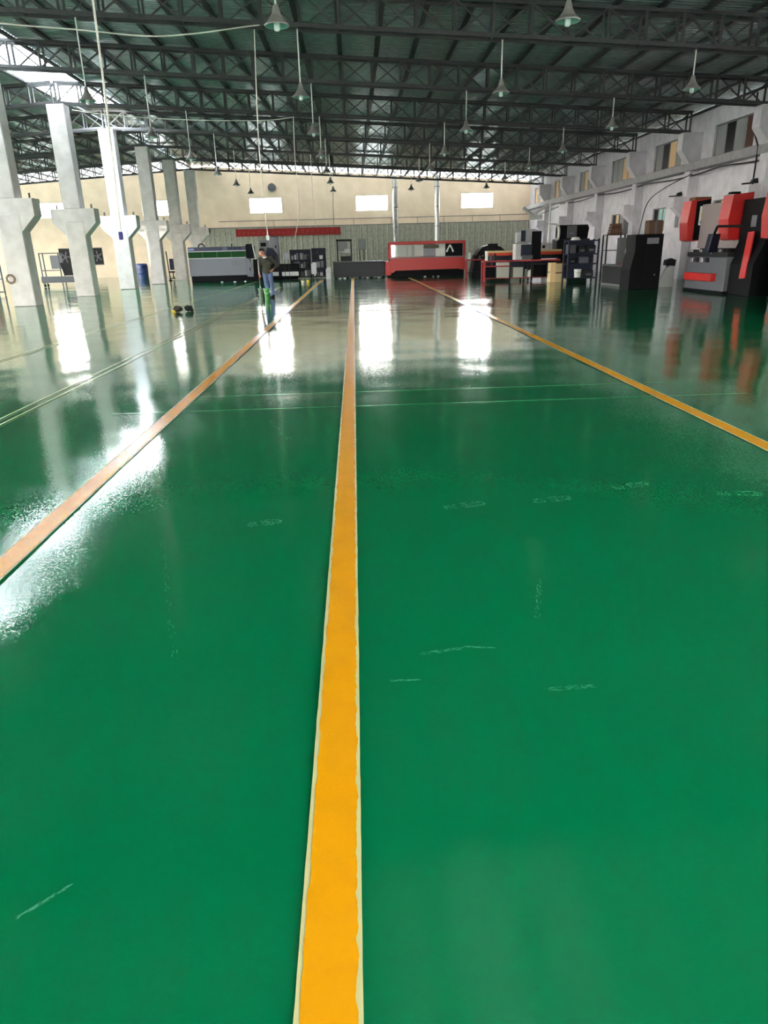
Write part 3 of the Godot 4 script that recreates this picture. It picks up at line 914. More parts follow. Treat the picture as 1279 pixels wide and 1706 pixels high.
# ------------------------------------------------------------------ machines before the back wall
func build_left_machines():
	var t := thing("laser_cutter", "pale grey laser cutting machine with green windows and dark blue top", "machine", V(-8.0, 0, 45.0))
	bb(t, "plinth", -1.9, 2.3, 0.0, 0.40, -2.0, -0.08, m("black_steel"))
	bb(t, "body", -1.92, 1.5, 0.38, 1.34, -2.1, -0.1, m("mid_grey"))
	var fp := bb(t, "front_panel", -1.95, 1.5, 0.36, 1.34, -0.1, 0.0, m("machine_grey"), 0.02)
	for q in [[-0.0, 0.11, 0.16, 0.0], [-0.09, -0.05, 0.13, 0.55], [0.09, -0.05, 0.13, -0.55], [-0.2, 0.05, 0.10, 0.9], [0.2, 0.05, 0.10, -0.9]]:
		part(fp, "emblem", prism([Vector2(-0.03, -q[2] / 2), Vector2(0.03, -q[2] / 2), Vector2(0.0, q[2] / 2)], 0.006), m("mid_grey"), Vector3(1.1 + q[0], 0.2 + q[1], 0.052), Basis(Vector3.BACK, -q[3]))
	var door := part(t, "access_door", prism([Vector2(1.5, 0.27), Vector2(1.86, 0.25), Vector2(1.86, 0.86), Vector2(1.68, 1.24), Vector2(1.5, 1.33)], 0.16), m("machine_grey"), Vector3(0, 0, -0.06))
	bx(door, "handle", Vector3(1.70, 0.70, 0.085), Vector3(0.05, 0.2, 0.03), m("black_steel"))
	bb(t, "lower_rail", -1.95, 1.5, 1.34, 1.39, -0.12, 0.01, m("machine_white"))
	bb(t, "inner_wall", -1.9, 1.5, 1.39, 1.73, -0.6, -0.5, m("machine_grey"))
	for i in 4:
		bb(t, "window_pane", -1.92 + i * 0.855, -1.92 + (i + 1) * 0.855 - 0.03, 1.39, 1.73, -0.05, -0.04, m("machine_glass"), 0.003)
	for x in [-1.93, -1.07, -0.21, 0.64, 1.49]:
		bx(t, "window_post", Vector3(x, 1.56, -0.05), Vector3(0.035, 0.34, 0.05), m("plastic_dark_green"))
	bb(t, "upper_rail", -1.95, 1.5, 1.73, 1.78, -0.12, 0.01, m("machine_white"))
	bb(t, "top_housing", -1.93, 1.5, 1.78, 2.0, -1.6, 0.0, mat("top_navy", Color(0.13, 0.13, 0.25), 0.4))
	bx(t, "name_plate", Vector3(-1.72, 1.88, 0.005), Vector3(0.34, 0.12, 0.015), mat("plate_blue", Color(0.42, 0.47, 0.62), 0.5))
	bx(t, "switch_panel", Vector3(0.28, 1.89, 0.005), Vector3(0.26, 0.17, 0.02), m("mid_grey"))
	for k in 3:
		bx(t, "switch_panel", Vector3(0.62 + 0.27 * k, 1.90, 0.005), Vector3(0.2, 0.10, 0.02), m("navy_steel"))
	var arch := []
	for k in 13:
		var a := PI * k / 12.0
		arch.append(Vector3(-1.15 - cos(a) * 0.19, 1.99 + sin(a) * 0.19, -0.3))
	part(t, "cable_loop", tube_mesh(arch, 0.04, 8), m("cable_black"))
	bx(t, "signal_stub", Vector3(0.68, 2.07, -0.2), Vector3(0.07, 0.16, 0.07), m("black_steel"))
	part(t, "control_tower", prism([Vector2(1.5, 1.30), Vector2(1.95, 1.30), Vector2(1.98, 1.95), Vector2(1.85, 2.12), Vector2(1.55, 2.12), Vector2(1.5, 2.0)], 0.7), m("black_steel"), Vector3(0, 0, -0.45))
	bb(t, "side_unit", 1.88, 2.34, 0.0, 1.24, -1.9, -0.1, m("black_steel"), 0.04)
	bar(t, "light_strip", Vector3(1.95, 2.08, 0.02), Vector3(2.08, 1.26, 0.02), 0.05, 0.03, m("pvc_white"))

	t = thing("control_cabinet", "tall grey electrical cabinet behind the standing person", "cabinet", V(-5.1, 0, 48.2))
	bb(t, "case", -0.3, 0.3, 0.06, 2.55, -0.5, 0.0, m("machine_grey"))
	bb(t, "door", -0.28, 0.28, 0.12, 2.5, 0.0, 0.025, m("machine_grey"))
	bx(t, "vent", Vector3(0.1, 1.95, 0.03), Vector3(0.09, 0.14, 0.02), m("dark_grey"))
	bb(t, "foot", -0.28, 0.28, 0.0, 0.06, -0.48, -0.02, m("black_matte"))
	t = thing("control_cabinet", "lower grey cabinet with dark displays beside the pale laser cutter", "cabinet", V(-5.78, 0, 48.6))
	bb(t, "case", -0.34, 0.32, 0.0, 2.36, -0.5, 0.0, mat("cab_grey", Color(0.42, 0.42, 0.43), 0.5))
	bx(t, "display", Vector3(-0.05, 2.1, 0.01), Vector3(0.36, 0.22, 0.03), m("black_steel"))
	bx(t, "display", Vector3(-0.12, 1.6, 0.01), Vector3(0.16, 0.5, 0.03), m("black_steel"))
	# dark bed machine with two pale skirts
	t = thing("milling_machine", "low black machine bed with two pale skirt panels behind the person", "machine", V(-4.2, 0, 46.0))
	bb(t, "bed", -1.35, 0.75, 0.10, 0.92, -0.6, 0.0, m("black_steel"), 0.05)
	bb(t, "base", -1.2, 0.65, 0.0, 0.12, -0.55, -0.1, m("black_matte"))
	bb(t, "skirt_panel", -1.0, -0.5, 0.24, 0.47, 0.0, 0.03, m("machine_white"), 0.03)
	bb(t, "skirt_panel", -0.3, 0.73, 0.22, 0.46, 0.0, 0.03, m("machine_white"), 0.03)
	part(t, "column_head", prism([Vector2(-1.2, 0.9), Vector2(-0.45, 0.9), Vector2(-0.5, 1.5), Vector2(-0.75, 1.85), Vector2(-1.1, 1.9), Vector2(-1.2, 1.6)], 0.45), m("navy_steel"), Vector3(0, 0, -0.3))
	rod(t, "spindle", Vector3(-0.75, 1.4, -0.05), Vector3(-0.75, 0.95, -0.05), 0.09, m("dark_grey"))
	rod(t, "lever", Vector3(-0.4, 1.35, -0.4), Vector3(-0.25, 1.7, -0.3), 0.02, m("steel"), 6)
	# two open shelf units with their bins
	var rng := RandomNumberGenerator.new()
	rng.seed = 12
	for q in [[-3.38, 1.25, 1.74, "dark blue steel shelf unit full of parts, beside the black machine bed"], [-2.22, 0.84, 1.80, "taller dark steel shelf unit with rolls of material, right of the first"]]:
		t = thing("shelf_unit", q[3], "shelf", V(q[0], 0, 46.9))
		for x in [-q[1] / 2, q[1] / 2]:
			for z in [-0.45, 0.0]:
				bx(t, "post", Vector3(x, q[2] / 2, z), Vector3(0.04, q[2], 0.04), m("navy_steel"), 0.005)
		for y in [0.12, 0.62, 1.12, q[2] - 0.02]:
			bx(t, "shelf_board", Vector3(0, y, -0.22), Vector3(q[1], 0.03, 0.46), m("navy_steel"), 0.005)
		bb(t, "shade_backing", -q[1] / 2, q[1] / 2, 0.05, q[2], -0.47, -0.46, m("navy_steel"), 0.002)  # added dark backing, stands in for the shade behind the bins
		for y in [0.14, 0.64, 1.14]:
			var x: float = -q[1] / 2 + 0.06
			while x < q[1] / 2 - 0.16:
				var w := rng.randf_range(0.10, 0.24)
				var hh := rng.randf_range(0.24, 0.42)
				var tone: String = ["dark_grey", "mid_grey", "cab_grey", "machine_white", "mid_grey"][rng.randi() % 5]
				var b := thing("parts_bin", "%s parts bin on the %s of the %s shelf unit" % [{"dark_grey": "dark grey", "mid_grey": "mid grey", "machine_white": "whitish", "cab_grey": "light grey"}[tone], {0.14: "lowest board", 0.64: "middle board", 1.14: "upper board"}[y], "wider" if q[0] < -3 else "taller"], "bin", V(q[0] + x + w / 2, y, 46.9 + 0.2), "bins on the two shelf units")
				bx(b, "case", Vector3(0, hh / 2, 0), Vector3(w, hh, 0.3), m(tone), 0.015)
				bx(b, "rim", Vector3(0, hh - 0.02, 0.152), Vector3(w * 0.9, 0.03, 0.012), m("mid_grey"), 0.003)
				x += w + rng.randf_range(0.02, 0.07)
	for q in [[-4.1, 45.2, 0.32, 1.16, 1.63, "pale grey panel with a cut corner at the end of the first shelf unit"], [-2.48, 45.4, 0.32, 0.30, 0.98, "white rounded plastic sheet leaning on the taller shelf unit"], [-1.58, 45.0, 0.30, 0.0, 0.68, "light grey box standing at the end of the dark cutting bed"]]:
		t = thing("leaning_panel", q[5], "panel", V(q[0], 0, q[1]))
		var w: float = q[2] / 2
		part(t, "sheet", prism([Vector2(-w, q[3]), Vector2(w, q[3]), Vector2(w, q[4] - 0.02), Vector2(w - 0.03, q[4]), Vector2(-w + 0.1, q[4]), Vector2(-w, q[4] - 0.12)], 0.03 if q[3] > 0.0 else 0.3), m("machine_white" if q[3] < 1.0 else "machine_grey"))
		if q[3] > 0.0:
			for x in [-w + 0.03, w - 0.03]:
				rod(t, "support_leg", Vector3(x, 0, -0.03), Vector3(x, q[3] + 0.1, -0.03), 0.015, m("dark_grey"), 6)
		else:
			bx(t, "seam", Vector3(0, q[4] * 0.6, 0.152), Vector3(w * 1.7, 0.015, 0.01), m("mid_grey"), 0.002)

func build_middle_machines():
	var t := thing("cutting_bed", "long low dark exchange table at the red cutter's left", "table", V(0.3, 0, 45.8))
	bb(t, "body", -1.6, 1.58, 0.05, 0.93, -1.6, 0.0, mat("bed_slate", Color(0.10, 0.11, 0.13), 0.6), 0.02)
	bb(t, "top_edge", -1.62, 1.58, 0.93, 0.96, -1.62, 0.02, m("mid_grey"), 0.008)
	for i in 5:
		bb(t, "foot", -1.55 + i * 0.75, -1.4 + i * 0.75, 0.0, 0.05, -1.4, -0.1, m("black_matte"))
	for i in 14:
		bx(t, "slat", Vector3(-1.5 + i * 0.235, 0.975, -0.8), Vector3(0.02, 0.05, 1.4), m("dark_grey"), 0.003)
	t = thing("operator_desk", "black steel operator desk frame with a monitor and white box", "desk", V(-0.6, 0, 47.7))
	for x in [-0.44, 0.44]:
		bx(t, "post", Vector3(x, 1.12, 0), Vector3(0.07, 2.24, 0.08), m("black_steel"))
	bx(t, "canopy", Vector3(0.0, 2.22, 0.0), Vector3(1.0, 0.12, 0.4), m("black_steel"))
	bx(t, "shelf_board", Vector3(0.0, 1.43, 0.1), Vector3(0.9, 0.04, 0.4), m("machine_grey"))
	bx(t, "monitor", Vector3(-0.12, 1.86, -0.02), Vector3(0.62, 0.5, 0.05), m("cab_grey"))
	bx(t, "white_box", Vector3(0.2, 1.58, 0.18), Vector3(0.36, 0.26, 0.2), m("machine_white"))
	bx(t, "lower_case", Vector3(0.1, 1.12, 0.0), Vector3(0.7, 0.3, 0.3), m("dark_grey"))
	t = thing("post_cabinet", "small grey switch cabinet on two legs before the corrugated partition", "cabinet", V(0.69, 0, 61.0))
	bx(t, "case", Vector3(0, 2.07, 0), Vector3(0.62, 0.84, 0.3), m("cab_grey"))
	bx(t, "door", Vector3(0, 2.07, 0.155), Vector3(0.54, 0.76, 0.02), m("cab_grey"))
	for x in [-0.2, 0.15]:
		bx(t, "leg", Vector3(x, 0.83, 0), Vector3(0.07, 1.66, 0.07), m("dark_grey"))

	t = thing("laser_cutter", "large red laser cutting machine with a long front window", "machine", V(4.5, 0, 45.5))
	var red := m("machine_red")
	bb(t, "plinth", -2.4, 2.3, 0.0, 0.36, -2.2, -0.12, m("black_steel"))
	part(t, "front_panel", prism([Vector2(-2.28, 0.24), Vector2(-2.12, 0.24), Vector2(-1.95, 0.36), Vector2(2.0, 0.40), Vector2(2.15, 0.34), Vector2(2.36, 0.34), Vector2(2.36, 1.10), Vector2(-2.28, 1.08)], 0.1), red, Vector3(0, 0, -0.05))
	bb(t, "left_block", -2.58, -2.24, 0.10, 0.90, -1.6, 0.03, red, 0.02)
	bb(t, "sill", -2.3, 2.37, 1.08, 1.14, -0.12, 0.02, m("machine_grey"), 0.008)
	bb(t, "top_rail", -2.3, 2.37, 1.86, 2.03, -0.14, 0.0, red, 0.015)
	bb(t, "left_post", -2.3, -2.2, 1.13, 1.87, -0.14, 0.0, red)
	bb(t, "right_post", 2.22, 2.37, 1.13, 1.87, -0.14, 0.0, red)
	bb(t, "roof_panel", -2.3, 2.37, 1.98, 2.03, -2.2, -0.14, red)
	bb(t, "back_wall", -2.3, 2.37, 0.36, 2.0, -2.25, -2.2, red)
	bb(t, "inner_bed", -2.25, 2.3, 0.36, 1.06, -2.2, -0.12, m("dark_grey"))
	bb(t, "inner_panel", -2.15, -0.85, 1.16, 1.84, -0.5, -0.46, m("machine_grey"))
	bb(t, "inner_panel", -0.75, 0.55, 1.16, 1.84, -0.5, -0.46, mat("inner_grey", Color(0.52, 0.53, 0.55), 0.5))
	bb(t, "inner_post", -0.85, -0.75, 1.14, 1.86, -0.3, -0.2, m("mid_grey"))
	bb(t, "bright_sheet", 0.55, 1.15, 1.14, 1.86, -0.32, -0.30, m("pvc_white"))
	bb(t, "gantry_cover", -0.2, 0.75, 1.62, 1.80, -0.28, -0.16, mat("gantry_olive", Color(0.30, 0.28, 0.20), 0.5), 0.03)
	var dk := bb(t, "dark_door", 1.15, 2.2, 1.14, 1.86, -0.10, -0.04, m("black_steel"), 0.01)
	for q in [[-0.38, 0.05, 0.42, -0.42], [-0.14, 0.05, 0.42, 0.42], [-0.26, 0.2, 0.16, 0.0]]:
		part(dk, "emblem_stroke", prism([Vector2(-0.055, -q[2] / 2), Vector2(0.05, -q[2] / 2), Vector2(0.03, q[2] / 2), Vector2(-0.03, q[2] / 2)], 0.006), m("pvc_white"), Vector3(q[0] - 0.0, q[1] + 0.02, 0.034), Basis(Vector3.BACK, q[3]))
	for x in [-1.7, -0.7]:
		bb(t, "glass_pane", x - 0.5, x + 0.48, 1.15, 1.85, -0.06, -0.05, m("window_glass"), 0.002)
	# small things on the floor before the machines
	var rng := RandomNumberGenerator.new()
	rng.seed = 9
	for q in [[-8.0, 44.6], [-7.2, 44.4], [-6.6, 44.6], [-0.9, 45.1], [-0.6, 45.2], [0.8, 45.1], [1.5, 45.3], [4.3, 44.8], [4.8, 44.7], [5.1, 44.7]]:
		var b := thing("offcut", "small pale sheet-metal offcut on the floor before the %s" % ("pale laser cutter" if q[0] < -5 else "dark exchange table" if q[0] < 2 else "red laser cutter"), "offcut", V(q[0], 0, q[1]), "offcuts on the floor")
		var w := rng.randf_range(0.04, 0.10)
		part(b, "plate", prism([Vector2(-w, 0), Vector2(w, 0), Vector2(w * 0.7, 0.025), Vector2(-w * 0.4, 0.045)], 0.05), m("pvc_white"), Vector3(0, 0, 0), Basis(Vector3.UP, rng.randf_range(-0.6, 0.6)))
	t = thing("paint_tub", "small yellow plastic tub on the floor by the shelf units", "tub", V(-2.55, 0, 40.3))
	part(t, "tub_wall", lathe([Vector2(0, 0), Vector2(0.07, 0), Vector2(0.095, 0.14), Vector2(0.085, 0.14), Vector2(0.06, 0.02)], 14), m("plastic_yellow"))
	part(t, "rim", lathe([Vector2(0.09, 0.13), Vector2(0.105, 0.133), Vector2(0.105, 0.148), Vector2(0.085, 0.148)], 14), m("plastic_yellow"))
	t = thing("paint_tub", "white tub with a yellow lid beside the small yellow tub", "tub", V(-2.85, 0, 40.6))
	part(t, "tub_wall", lathe([Vector2(0, 0), Vector2(0.10, 0), Vector2(0.11, 0.10), Vector2(0, 0.10)], 14), m("pvc_white"))
	part(t, "lid", lathe([Vector2(0.115, 0.095), Vector2(0.115, 0.125), Vector2(0.0, 0.14)], 14), m("plastic_yellow"))

# ------------------------------------------------------------------ benches, racks and press brakes on the right
func build_right_machines():
	var t := thing("work_bench", "narrow dark red bench with clutter beside the red cutter", "bench", V(6.95, 0, 42.0))
	bb(t, "bench_top", -0.55, 0.6, 0.90, 0.96, -0.6, 0.0, m("bench_red"))
	for x in [-0.5, 0.55]:
		for z in [-0.55, -0.05]:
			bx(t, "leg", Vector3(x, 0.45, z), Vector3(0.07, 0.9, 0.07), m("bench_red"))
	bb(t, "lower_board", -0.5, 0.55, 0.22, 0.26, -0.55, -0.05, m("dark_grey"))
	for q in [[6.62, 0.36, 0.10, "pvc_white"], [6.95, 0.22, 0.16, "dark_grey"], [7.2, 0.14, 0.12, "mid_grey"], [7.38, 0.16, 0.2, "dark_grey"]]:
		var b := thing("bench_part", "%s machine part standing on the narrow red bench" % {0.36: "tall white", 0.22: "squat dark", 0.14: "small grey", 0.16: "thick dark"}[q[1]], "part", V(q[0], 0.96, 42.25), "parts on the narrow red bench")
		bx(b, "block", Vector3(0, q[1] / 2, 0), Vector3(q[2], q[1], q[2]), m(q[3]))
		rod(b, "pin", Vector3(0, q[1], 0), Vector3(0, q[1] + 0.04, 0), q[2] * 0.2, m("steel"), 8)
	t = thing("tarpaulin_pile", "dark mound under cover behind the narrow red bench", "pile", V(8.0, 0, 44.4))
	part(t, "cover", prism([Vector2(-1.0, 0), Vector2(1.3, 0), Vector2(1.2, 1.2), Vector2(0.7, 1.6), Vector2(0.2, 1.75), Vector2(-0.4, 1.6), Vector2(-0.8, 1.1)], 1.2), m("dark_grey"))
	part(t, "fold", prism([Vector2(-0.7, 0), Vector2(0.9, 0), Vector2(0.8, 0.9), Vector2(0.1, 1.3), Vector2(-0.5, 0.9)], 1.5), m("dark_grey"))

	t = thing("work_bench", "long dark red framed workbench carrying the office copier", "bench", V(8.0, 0, 35.0))
	bb(t, "bench_top", -1.82, 1.85, 0.90, 0.97, -0.8, 0.0, m("bench_red"))
	for x in [-1.78, -0.55, 0.5, 1.8]:
		for z in [-0.75, -0.05]:
			bx(t, "leg", Vector3(x, 0.45, z), Vector3(0.08, 0.9, 0.08), m("bench_red" if x < -1 else "dark_grey"))
	bb(t, "cross_rail", -1.78, -0.6, 0.68, 0.74, -0.06, -0.02, m("bench_red"))
	bb(t, "lower_board", -1.7, 1.8, 0.14, 0.18, -0.75, -0.05, m("bench_red"))
	for q in [[8.95, 0.18, 0.62, 0.55, "black crate under the workbench beside the white canister"], [9.5, 0.18, 0.40, 0.40, "smaller black crate under the workbench's right end"], [6.5, 0.18, 0.42, 0.5, "black tool chest under the workbench's left end"]]:
		t = thing("black_crate", q[4], "crate", V(q[0], q[1], 35.45))
		bb(t, "case", -q[2] / 2, q[2] / 2, 0.0, q[3], -0.25, 0.2, m("black_steel"))
		bb(t, "lid", -q[2] / 2 - 0.01, q[2] / 2 + 0.01, q[3], q[3] + 0.03, -0.26, 0.21, m("dark_grey"))
	t = thing("white_cabinet", "dirty white metal cabinet standing under the long workbench", "cabinet", V(7.15, 0.18, 35.3))
	bb(t, "case", -0.30, 0.30, 0.0, 0.7, -0.2, 0.2, mat("dirty_white", Color(0.66, 0.66, 0.63), 0.7))
	bb(t, "door", -0.27, 0.27, 0.03, 0.67, 0.2, 0.215, mat("dirty_white", Color(0.66, 0.66, 0.63), 0.7))
	t = thing("white_cabinet", "smaller white box beside the dirty white cabinet under the workbench", "box", V(7.85, 0.18, 35.3))
	bb(t, "case", -0.24, 0.24, 0.0, 0.42, -0.2, 0.2, mat("dirty_white", Color(0.66, 0.66, 0.63), 0.7))
	bb(t, "lid", -0.25, 0.25, 0.42, 0.46, -0.21, 0.21, mat("dirty_white", Color(0.66, 0.66, 0.63), 0.7))
	t = thing("canister", "white canister under the workbench", "canister", V(8.45, 0.18, 35.25))
	part(t, "shell", lathe([Vector2(0, 0), Vector2(0.10, 0), Vector2(0.10, 0.24), Vector2(0.05, 0.32), Vector2(0, 0.33)], 14), m("pvc_white"))
	part(t, "cap", lathe([Vector2(0.04, 0.31), Vector2(0.04, 0.38), Vector2(0, 0.38)], 10), m("dark_grey"))
	# second table with the cream and orange board behind
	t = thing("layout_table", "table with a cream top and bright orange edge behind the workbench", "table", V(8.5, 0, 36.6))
	bb(t, "table_top", -1.85, 1.85, 1.30, 1.40, -0.9, 0.0, m("board_cream"))
	bb(t, "orange_edge", -1.85, 1.85, 1.17, 1.30, -0.88, 0.0, m("board_orange"))
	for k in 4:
		bb(t, "shade_box", -1.6 + 0.82 * k, -0.84 + 0.82 * k, 0.5, 1.17, -0.85, -0.12, m("navy_steel"))  # added dark boxes that fill in the shade beneath the table top
	for x in [-1.7, 0.0, 1.7]:
		for z in [-0.8, -0.1]:
			bx(t, "leg", Vector3(x, 0.5, z), Vector3(0.08, 1.0, 0.08), m("dark_grey"))
	t = thing("office_copier", "large grey and white office copier on the long workbench", "copier", V(8.05, 0.97, 35.4))
	bb(t, "lower_case", -0.36, 0.42, 0.0, 0.72, -0.35, 0.28, m("machine_white"), 0.03)
	bb(t, "paper_drawer", -0.10, 0.42, 0.16, 0.68, 0.28, 0.30, m("navy_steel"))
	bb(t, "tray", -0.05, 0.45, 0.02, 0.2, 0.28, 0.42, m("mid_grey"))
	part(t, "upper_case", prism([Vector2(-0.28, 0.76), Vector2(0.85, 0.76), Vector2(0.85, 1.28), Vector2(0.5, 1.36), Vector2(-0.05, 1.36), Vector2(-0.28, 1.22)], 0.6), mat("copier_grey", Color(0.55, 0.55, 0.57), 0.45), Vector3(0, 0, -0.03))
	bb(t, "dark_side", 0.40, 0.86, 0.0, 1.26, 0.20, 0.29, m("black_steel"))
	bb(t, "blue_door", -0.12, 0.10, 0.82, 1.30, 0.27, 0.29, m("navy_steel"))
	bb(t, "white_door", -0.26, -0.13, 0.82, 1.22, 0.27, 0.29, m("machine_white"))
	t = thing("desktop_printer", "white desktop printer on the cream-topped table", "printer", V(9.5, 1.40, 36.9))
	bb(t, "case", -0.3, 0.36, 0.0, 0.32, -0.25, 0.25, m("machine_white"), 0.04)
	bb(t, "paper_slot", -0.14, 0.0, 0.06, 0.2, 0.25, 0.26, m("dark_grey"))
	t = thing("desk_monitor", "small dark monitor on the cream table's left end", "monitor", V(6.95, 1.40, 37.0))
	bx(t, "screen", Vector3(0, 0.2, 0), Vector3(0.5, 0.28, 0.05), m("black_steel"))
	bx(t, "stand", Vector3(0, 0.03, -0.02), Vector3(0.16, 0.06, 0.14), m("black_steel"))
	for q in [[6.35, 0.42, "pvc_white"], [6.55, 0.25, "mid_grey"], [6.75, 0.30, "dark_grey"]]:
		var b := thing("tool_case", "%s bottle on the long workbench beside the copier" % {0.42: "tall white", 0.25: "short grey", 0.30: "dark"}[q[1]], "tool", V(q[0], 0.97, 35.3), "tools on the workbench's left end")
		part(b, "shell", lathe([Vector2(0, 0), Vector2(0.075, 0), Vector2(0.075, q[1] * 0.8), Vector2(0.03, q[1]), Vector2(0, q[1])], 12), m(q[2]))
		rod(b, "stem", Vector3(0, q[1] - 0.01, 0), Vector3(0, q[1] + 0.05, 0), 0.015, m("dark_grey"), 6)
	t = thing("paper_stack", "white sheets lying on the workbench's right end", "paper", V(9.35, 0.97, 35.2))
	bb(t, "stack", -0.35, 0.3, 0.0, 0.03, -0.12, 0.12, m("pvc_white"), 0.004)
	bb(t, "loose_sheet", -0.2, 0.4, 0.03, 0.035, -0.05, 0.15, m("machine_white"), 0.001)
	# wooden crates and dark rack
	for q in [[0.0, 0.42, "plywood crate on the floor beside the dark rack, bottom of two"], [0.43, 0.42, "plywood crate stacked on another beside the dark rack"]]:
		t = thing("plywood_crate", q[2], "crate", V(9.32, q[0], 33.3))
		bb(t, "front_board", -0.15, 0.40, 0.0, q[1], -0.02, 0.0, m("board_cream"), 0.004)
		bb(t, "side_board", -0.40, -0.15, 0.0, q[1], -0.02, 0.06, mat("board_bright", Color(0.86, 0.74, 0.55), 0.7), 0.004)
		bb(t, "carcass", -0.38, 0.38, 0.01, q[1] - 0.01, -0.5, -0.03, m("board_cream"), 0.004)
		bb(t, "batten", -0.15, 0.40, q[1] - 0.05, q[1], 0.0, 0.02, m("wood"), 0.003)
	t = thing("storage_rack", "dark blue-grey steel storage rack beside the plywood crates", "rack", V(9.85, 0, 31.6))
	for x in [-0.62, 0.66]:
		for z in [-0.7, 0.0]:
			bx(t, "post", Vector3(x, 0.9, z), Vector3(0.07, 1.8, 0.07), m("navy_steel"))
	for y in [0.24, 0.82, 1.22, 1.76]:
		bb(t, "shelf_board", -0.64, 0.68, y - 0.05, y, -0.74, 0.03, m("navy_steel"))
	bb(t, "shade_backing", -0.62, 0.66, 0.2, 1.76, -0.755, -0.745, m("navy_steel"), 0.002)  # added sheet that darkens the rack like the shade inside it
	bar(t, "back_brace", Vector3(-0.62, 0.2, -0.73), Vector3(0.66, 1.7, -0.73), 0.04, 0.02, m("navy_steel"))
	bar(t, "back_brace", Vector3(0.66, 0.2, -0.73), Vector3(-0.62, 1.7, -0.73), 0.04, 0.02, m("navy_steel"))
	t = thing("plastic_bucket", "white plastic bucket on the dark rack's lowest shelf", "bucket", V(9.72, 0.24, 31.75))
	part(t, "wall", lathe([Vector2(0, 0), Vector2(0.13, 0), Vector2(0.16, 0.34), Vector2(0.145, 0.34), Vector2(0.12, 0.02)], 16), m("pvc_white"))
	part(t, "handle", tube_mesh(curve_points([Vector3(-0.16, 0.3, 0), Vector3(-0.08, 0.2, 0.14), Vector3(0.08, 0.2, 0.14), Vector3(0.16, 0.3, 0)], 5), 0.006), m("dark_grey"))
	for q in [[9.45, 0.82, 0.3, 0.22, "dark_grey"], [9.95, 0.82, 0.42, 0.26, "mid_grey"], [9.4, 1.22, 0.34, 0.38, "mid_grey"], [9.85, 1.22, 0.3, 0.3, "dark_grey"], [10.25, 1.22, 0.36, 0.34, "dark_grey"], [10.2, 0.24, 0.4, 0.3, "dark_grey"]]:
		var b := thing("spare_part", "%s spare part on the dark rack's %s shelf, %s" % ["dark grey" if q[4] == "dark_grey" else "mid grey", "lowest" if q[1] < 0.5 else "second" if q[1] < 1.0 else "third", "wider" if q[2] > 0.35 else "narrower"], "part", V(q[0], q[1], 31.9), "spare parts in the dark rack")
		bx(b, "block", Vector3(0, q[3] / 2, 0), Vector3(q[2], q[3], 0.4), m(q[4]), 0.03)
		bx(b, "flange", Vector3(0, q[3] * 0.4, 0.205), Vector3(q[2] * 0.6, q[3] * 0.3, 0.02), m("mid_grey"))
	t = thing("white_basin", "white basin upside down on top of the dark rack", "basin", V(9.55, 1.76, 31.8))
	part(t, "shell", lathe([Vector2(0.22, 0.0), Vector2(0.21, 0.02), Vector2(0.15, 0.12), Vector2(0, 0.13)], 18), m("pvc_white"))
	part(t, "rim", lathe([Vector2(0.21, 0), Vector2(0.235, 0), Vector2(0.235, 0.015), Vector2(0.21, 0.02)], 18), m("pvc_white"))
	# compressor on its cabinet, lamp pole
	t = thing("tool_cabinet", "tall dark cabinet carrying the black compressor", "cabinet", V(11.3, 0, 38.0))
	bb(t, "case", -0.85, 0.85, 0.05, 1.88, -0.9, 0.0, m("dark_grey"))
	bb(t, "door", -0.8, -0.02, 0.1, 1.84, 0.0, 0.02, m("dark_grey"))
	bb(t, "door", 0.02, 0.8, 0.1, 1.84, 0.0, 0.02, m("dark_grey"))
	bb(t, "foot", -0.8, 0.8, 0.0, 0.05, -0.85, -0.05, m("black_matte"))
	t = thing("compressor", "black boxed compressor with a grey nameplate on the tall dark cabinet", "compressor", V(11.25, 1.88, 37.9))
	part(t, "housing", prism([Vector2(-0.75, 0), Vector2(0.72, 0), Vector2(0.78, 0.5), Vector2(0.7, 0.66), Vector2(-0.75, 0.66)], 0.7), m("black_steel"), Vector3(0, 0, -0.3))
	bb(t, "front_plate", -0.35, 0.15, 0.04, 0.62, 0.05, 0.07, m("mid_grey"))
	bx(t, "nameplate", Vector3(-0.12, 0.26, 0.075), Vector3(0.22, 0.08, 0.01), m("machine_grey"), 0.002)
	part(t, "suction_pipe", tube_mesh(curve_points([Vector3(-0.95, 0.0, 0.05), Vector3(-0.80, 0.03, 0.05), Vector3(-0.76, 0.3, 0.05), Vector3(-0.80, 0.58, 0.05), Vector3(-0.92, 0.62, 0.05)], 5), 0.07, 10), m("pvc_white"))
	t = thing("bracket_pole", "slim grey pole with two cross arms rising beside the compressor", "pole", V(10.25, 0, 39.0))
	rod(t, "pole", Vector3(0, 0, 0), Vector3(0.02, 3.6, 0), 0.04, m("pvc_white"))
	bar(t, "cross_arm", Vector3(-0.55, 3.1, 0), Vector3(0.45, 3.45, 0), 0.05, 0.05, m("ledge_concrete"))
	bar(t, "cross_arm", Vector3(-0.1, 2.65, 0), Vector3(0.4, 2.62, 0), 0.05, 0.05, m("ledge_concrete"))
	t = thing("vent_pipe", "bright white V-shaped pipe elbow at the back right corner", "pipe", V(12.1, 3.5, 50.0))
	rod(t, "pipe", Vector3(-0.05, -0.02, 0), Vector3(-0.75, 0.48, 0), 0.10, m("pvc_white"), 14)
	rod(t, "pipe", Vector3(0.0, 0.02, 0), Vector3(0.92, 0.68, 0), 0.10, m("pvc_white"), 14)
	rod(t, "elbow", Vector3(-0.3, -0.12, 0), Vector3(0.55, -0.10, 0), 0.14, m("pvc_white"), 14)
	rod(t, "hanger", Vector3(0.92, 0.6, 0), Vector3(2.4, 0.85, 0), 0.05, m("pvc_white"), 10)
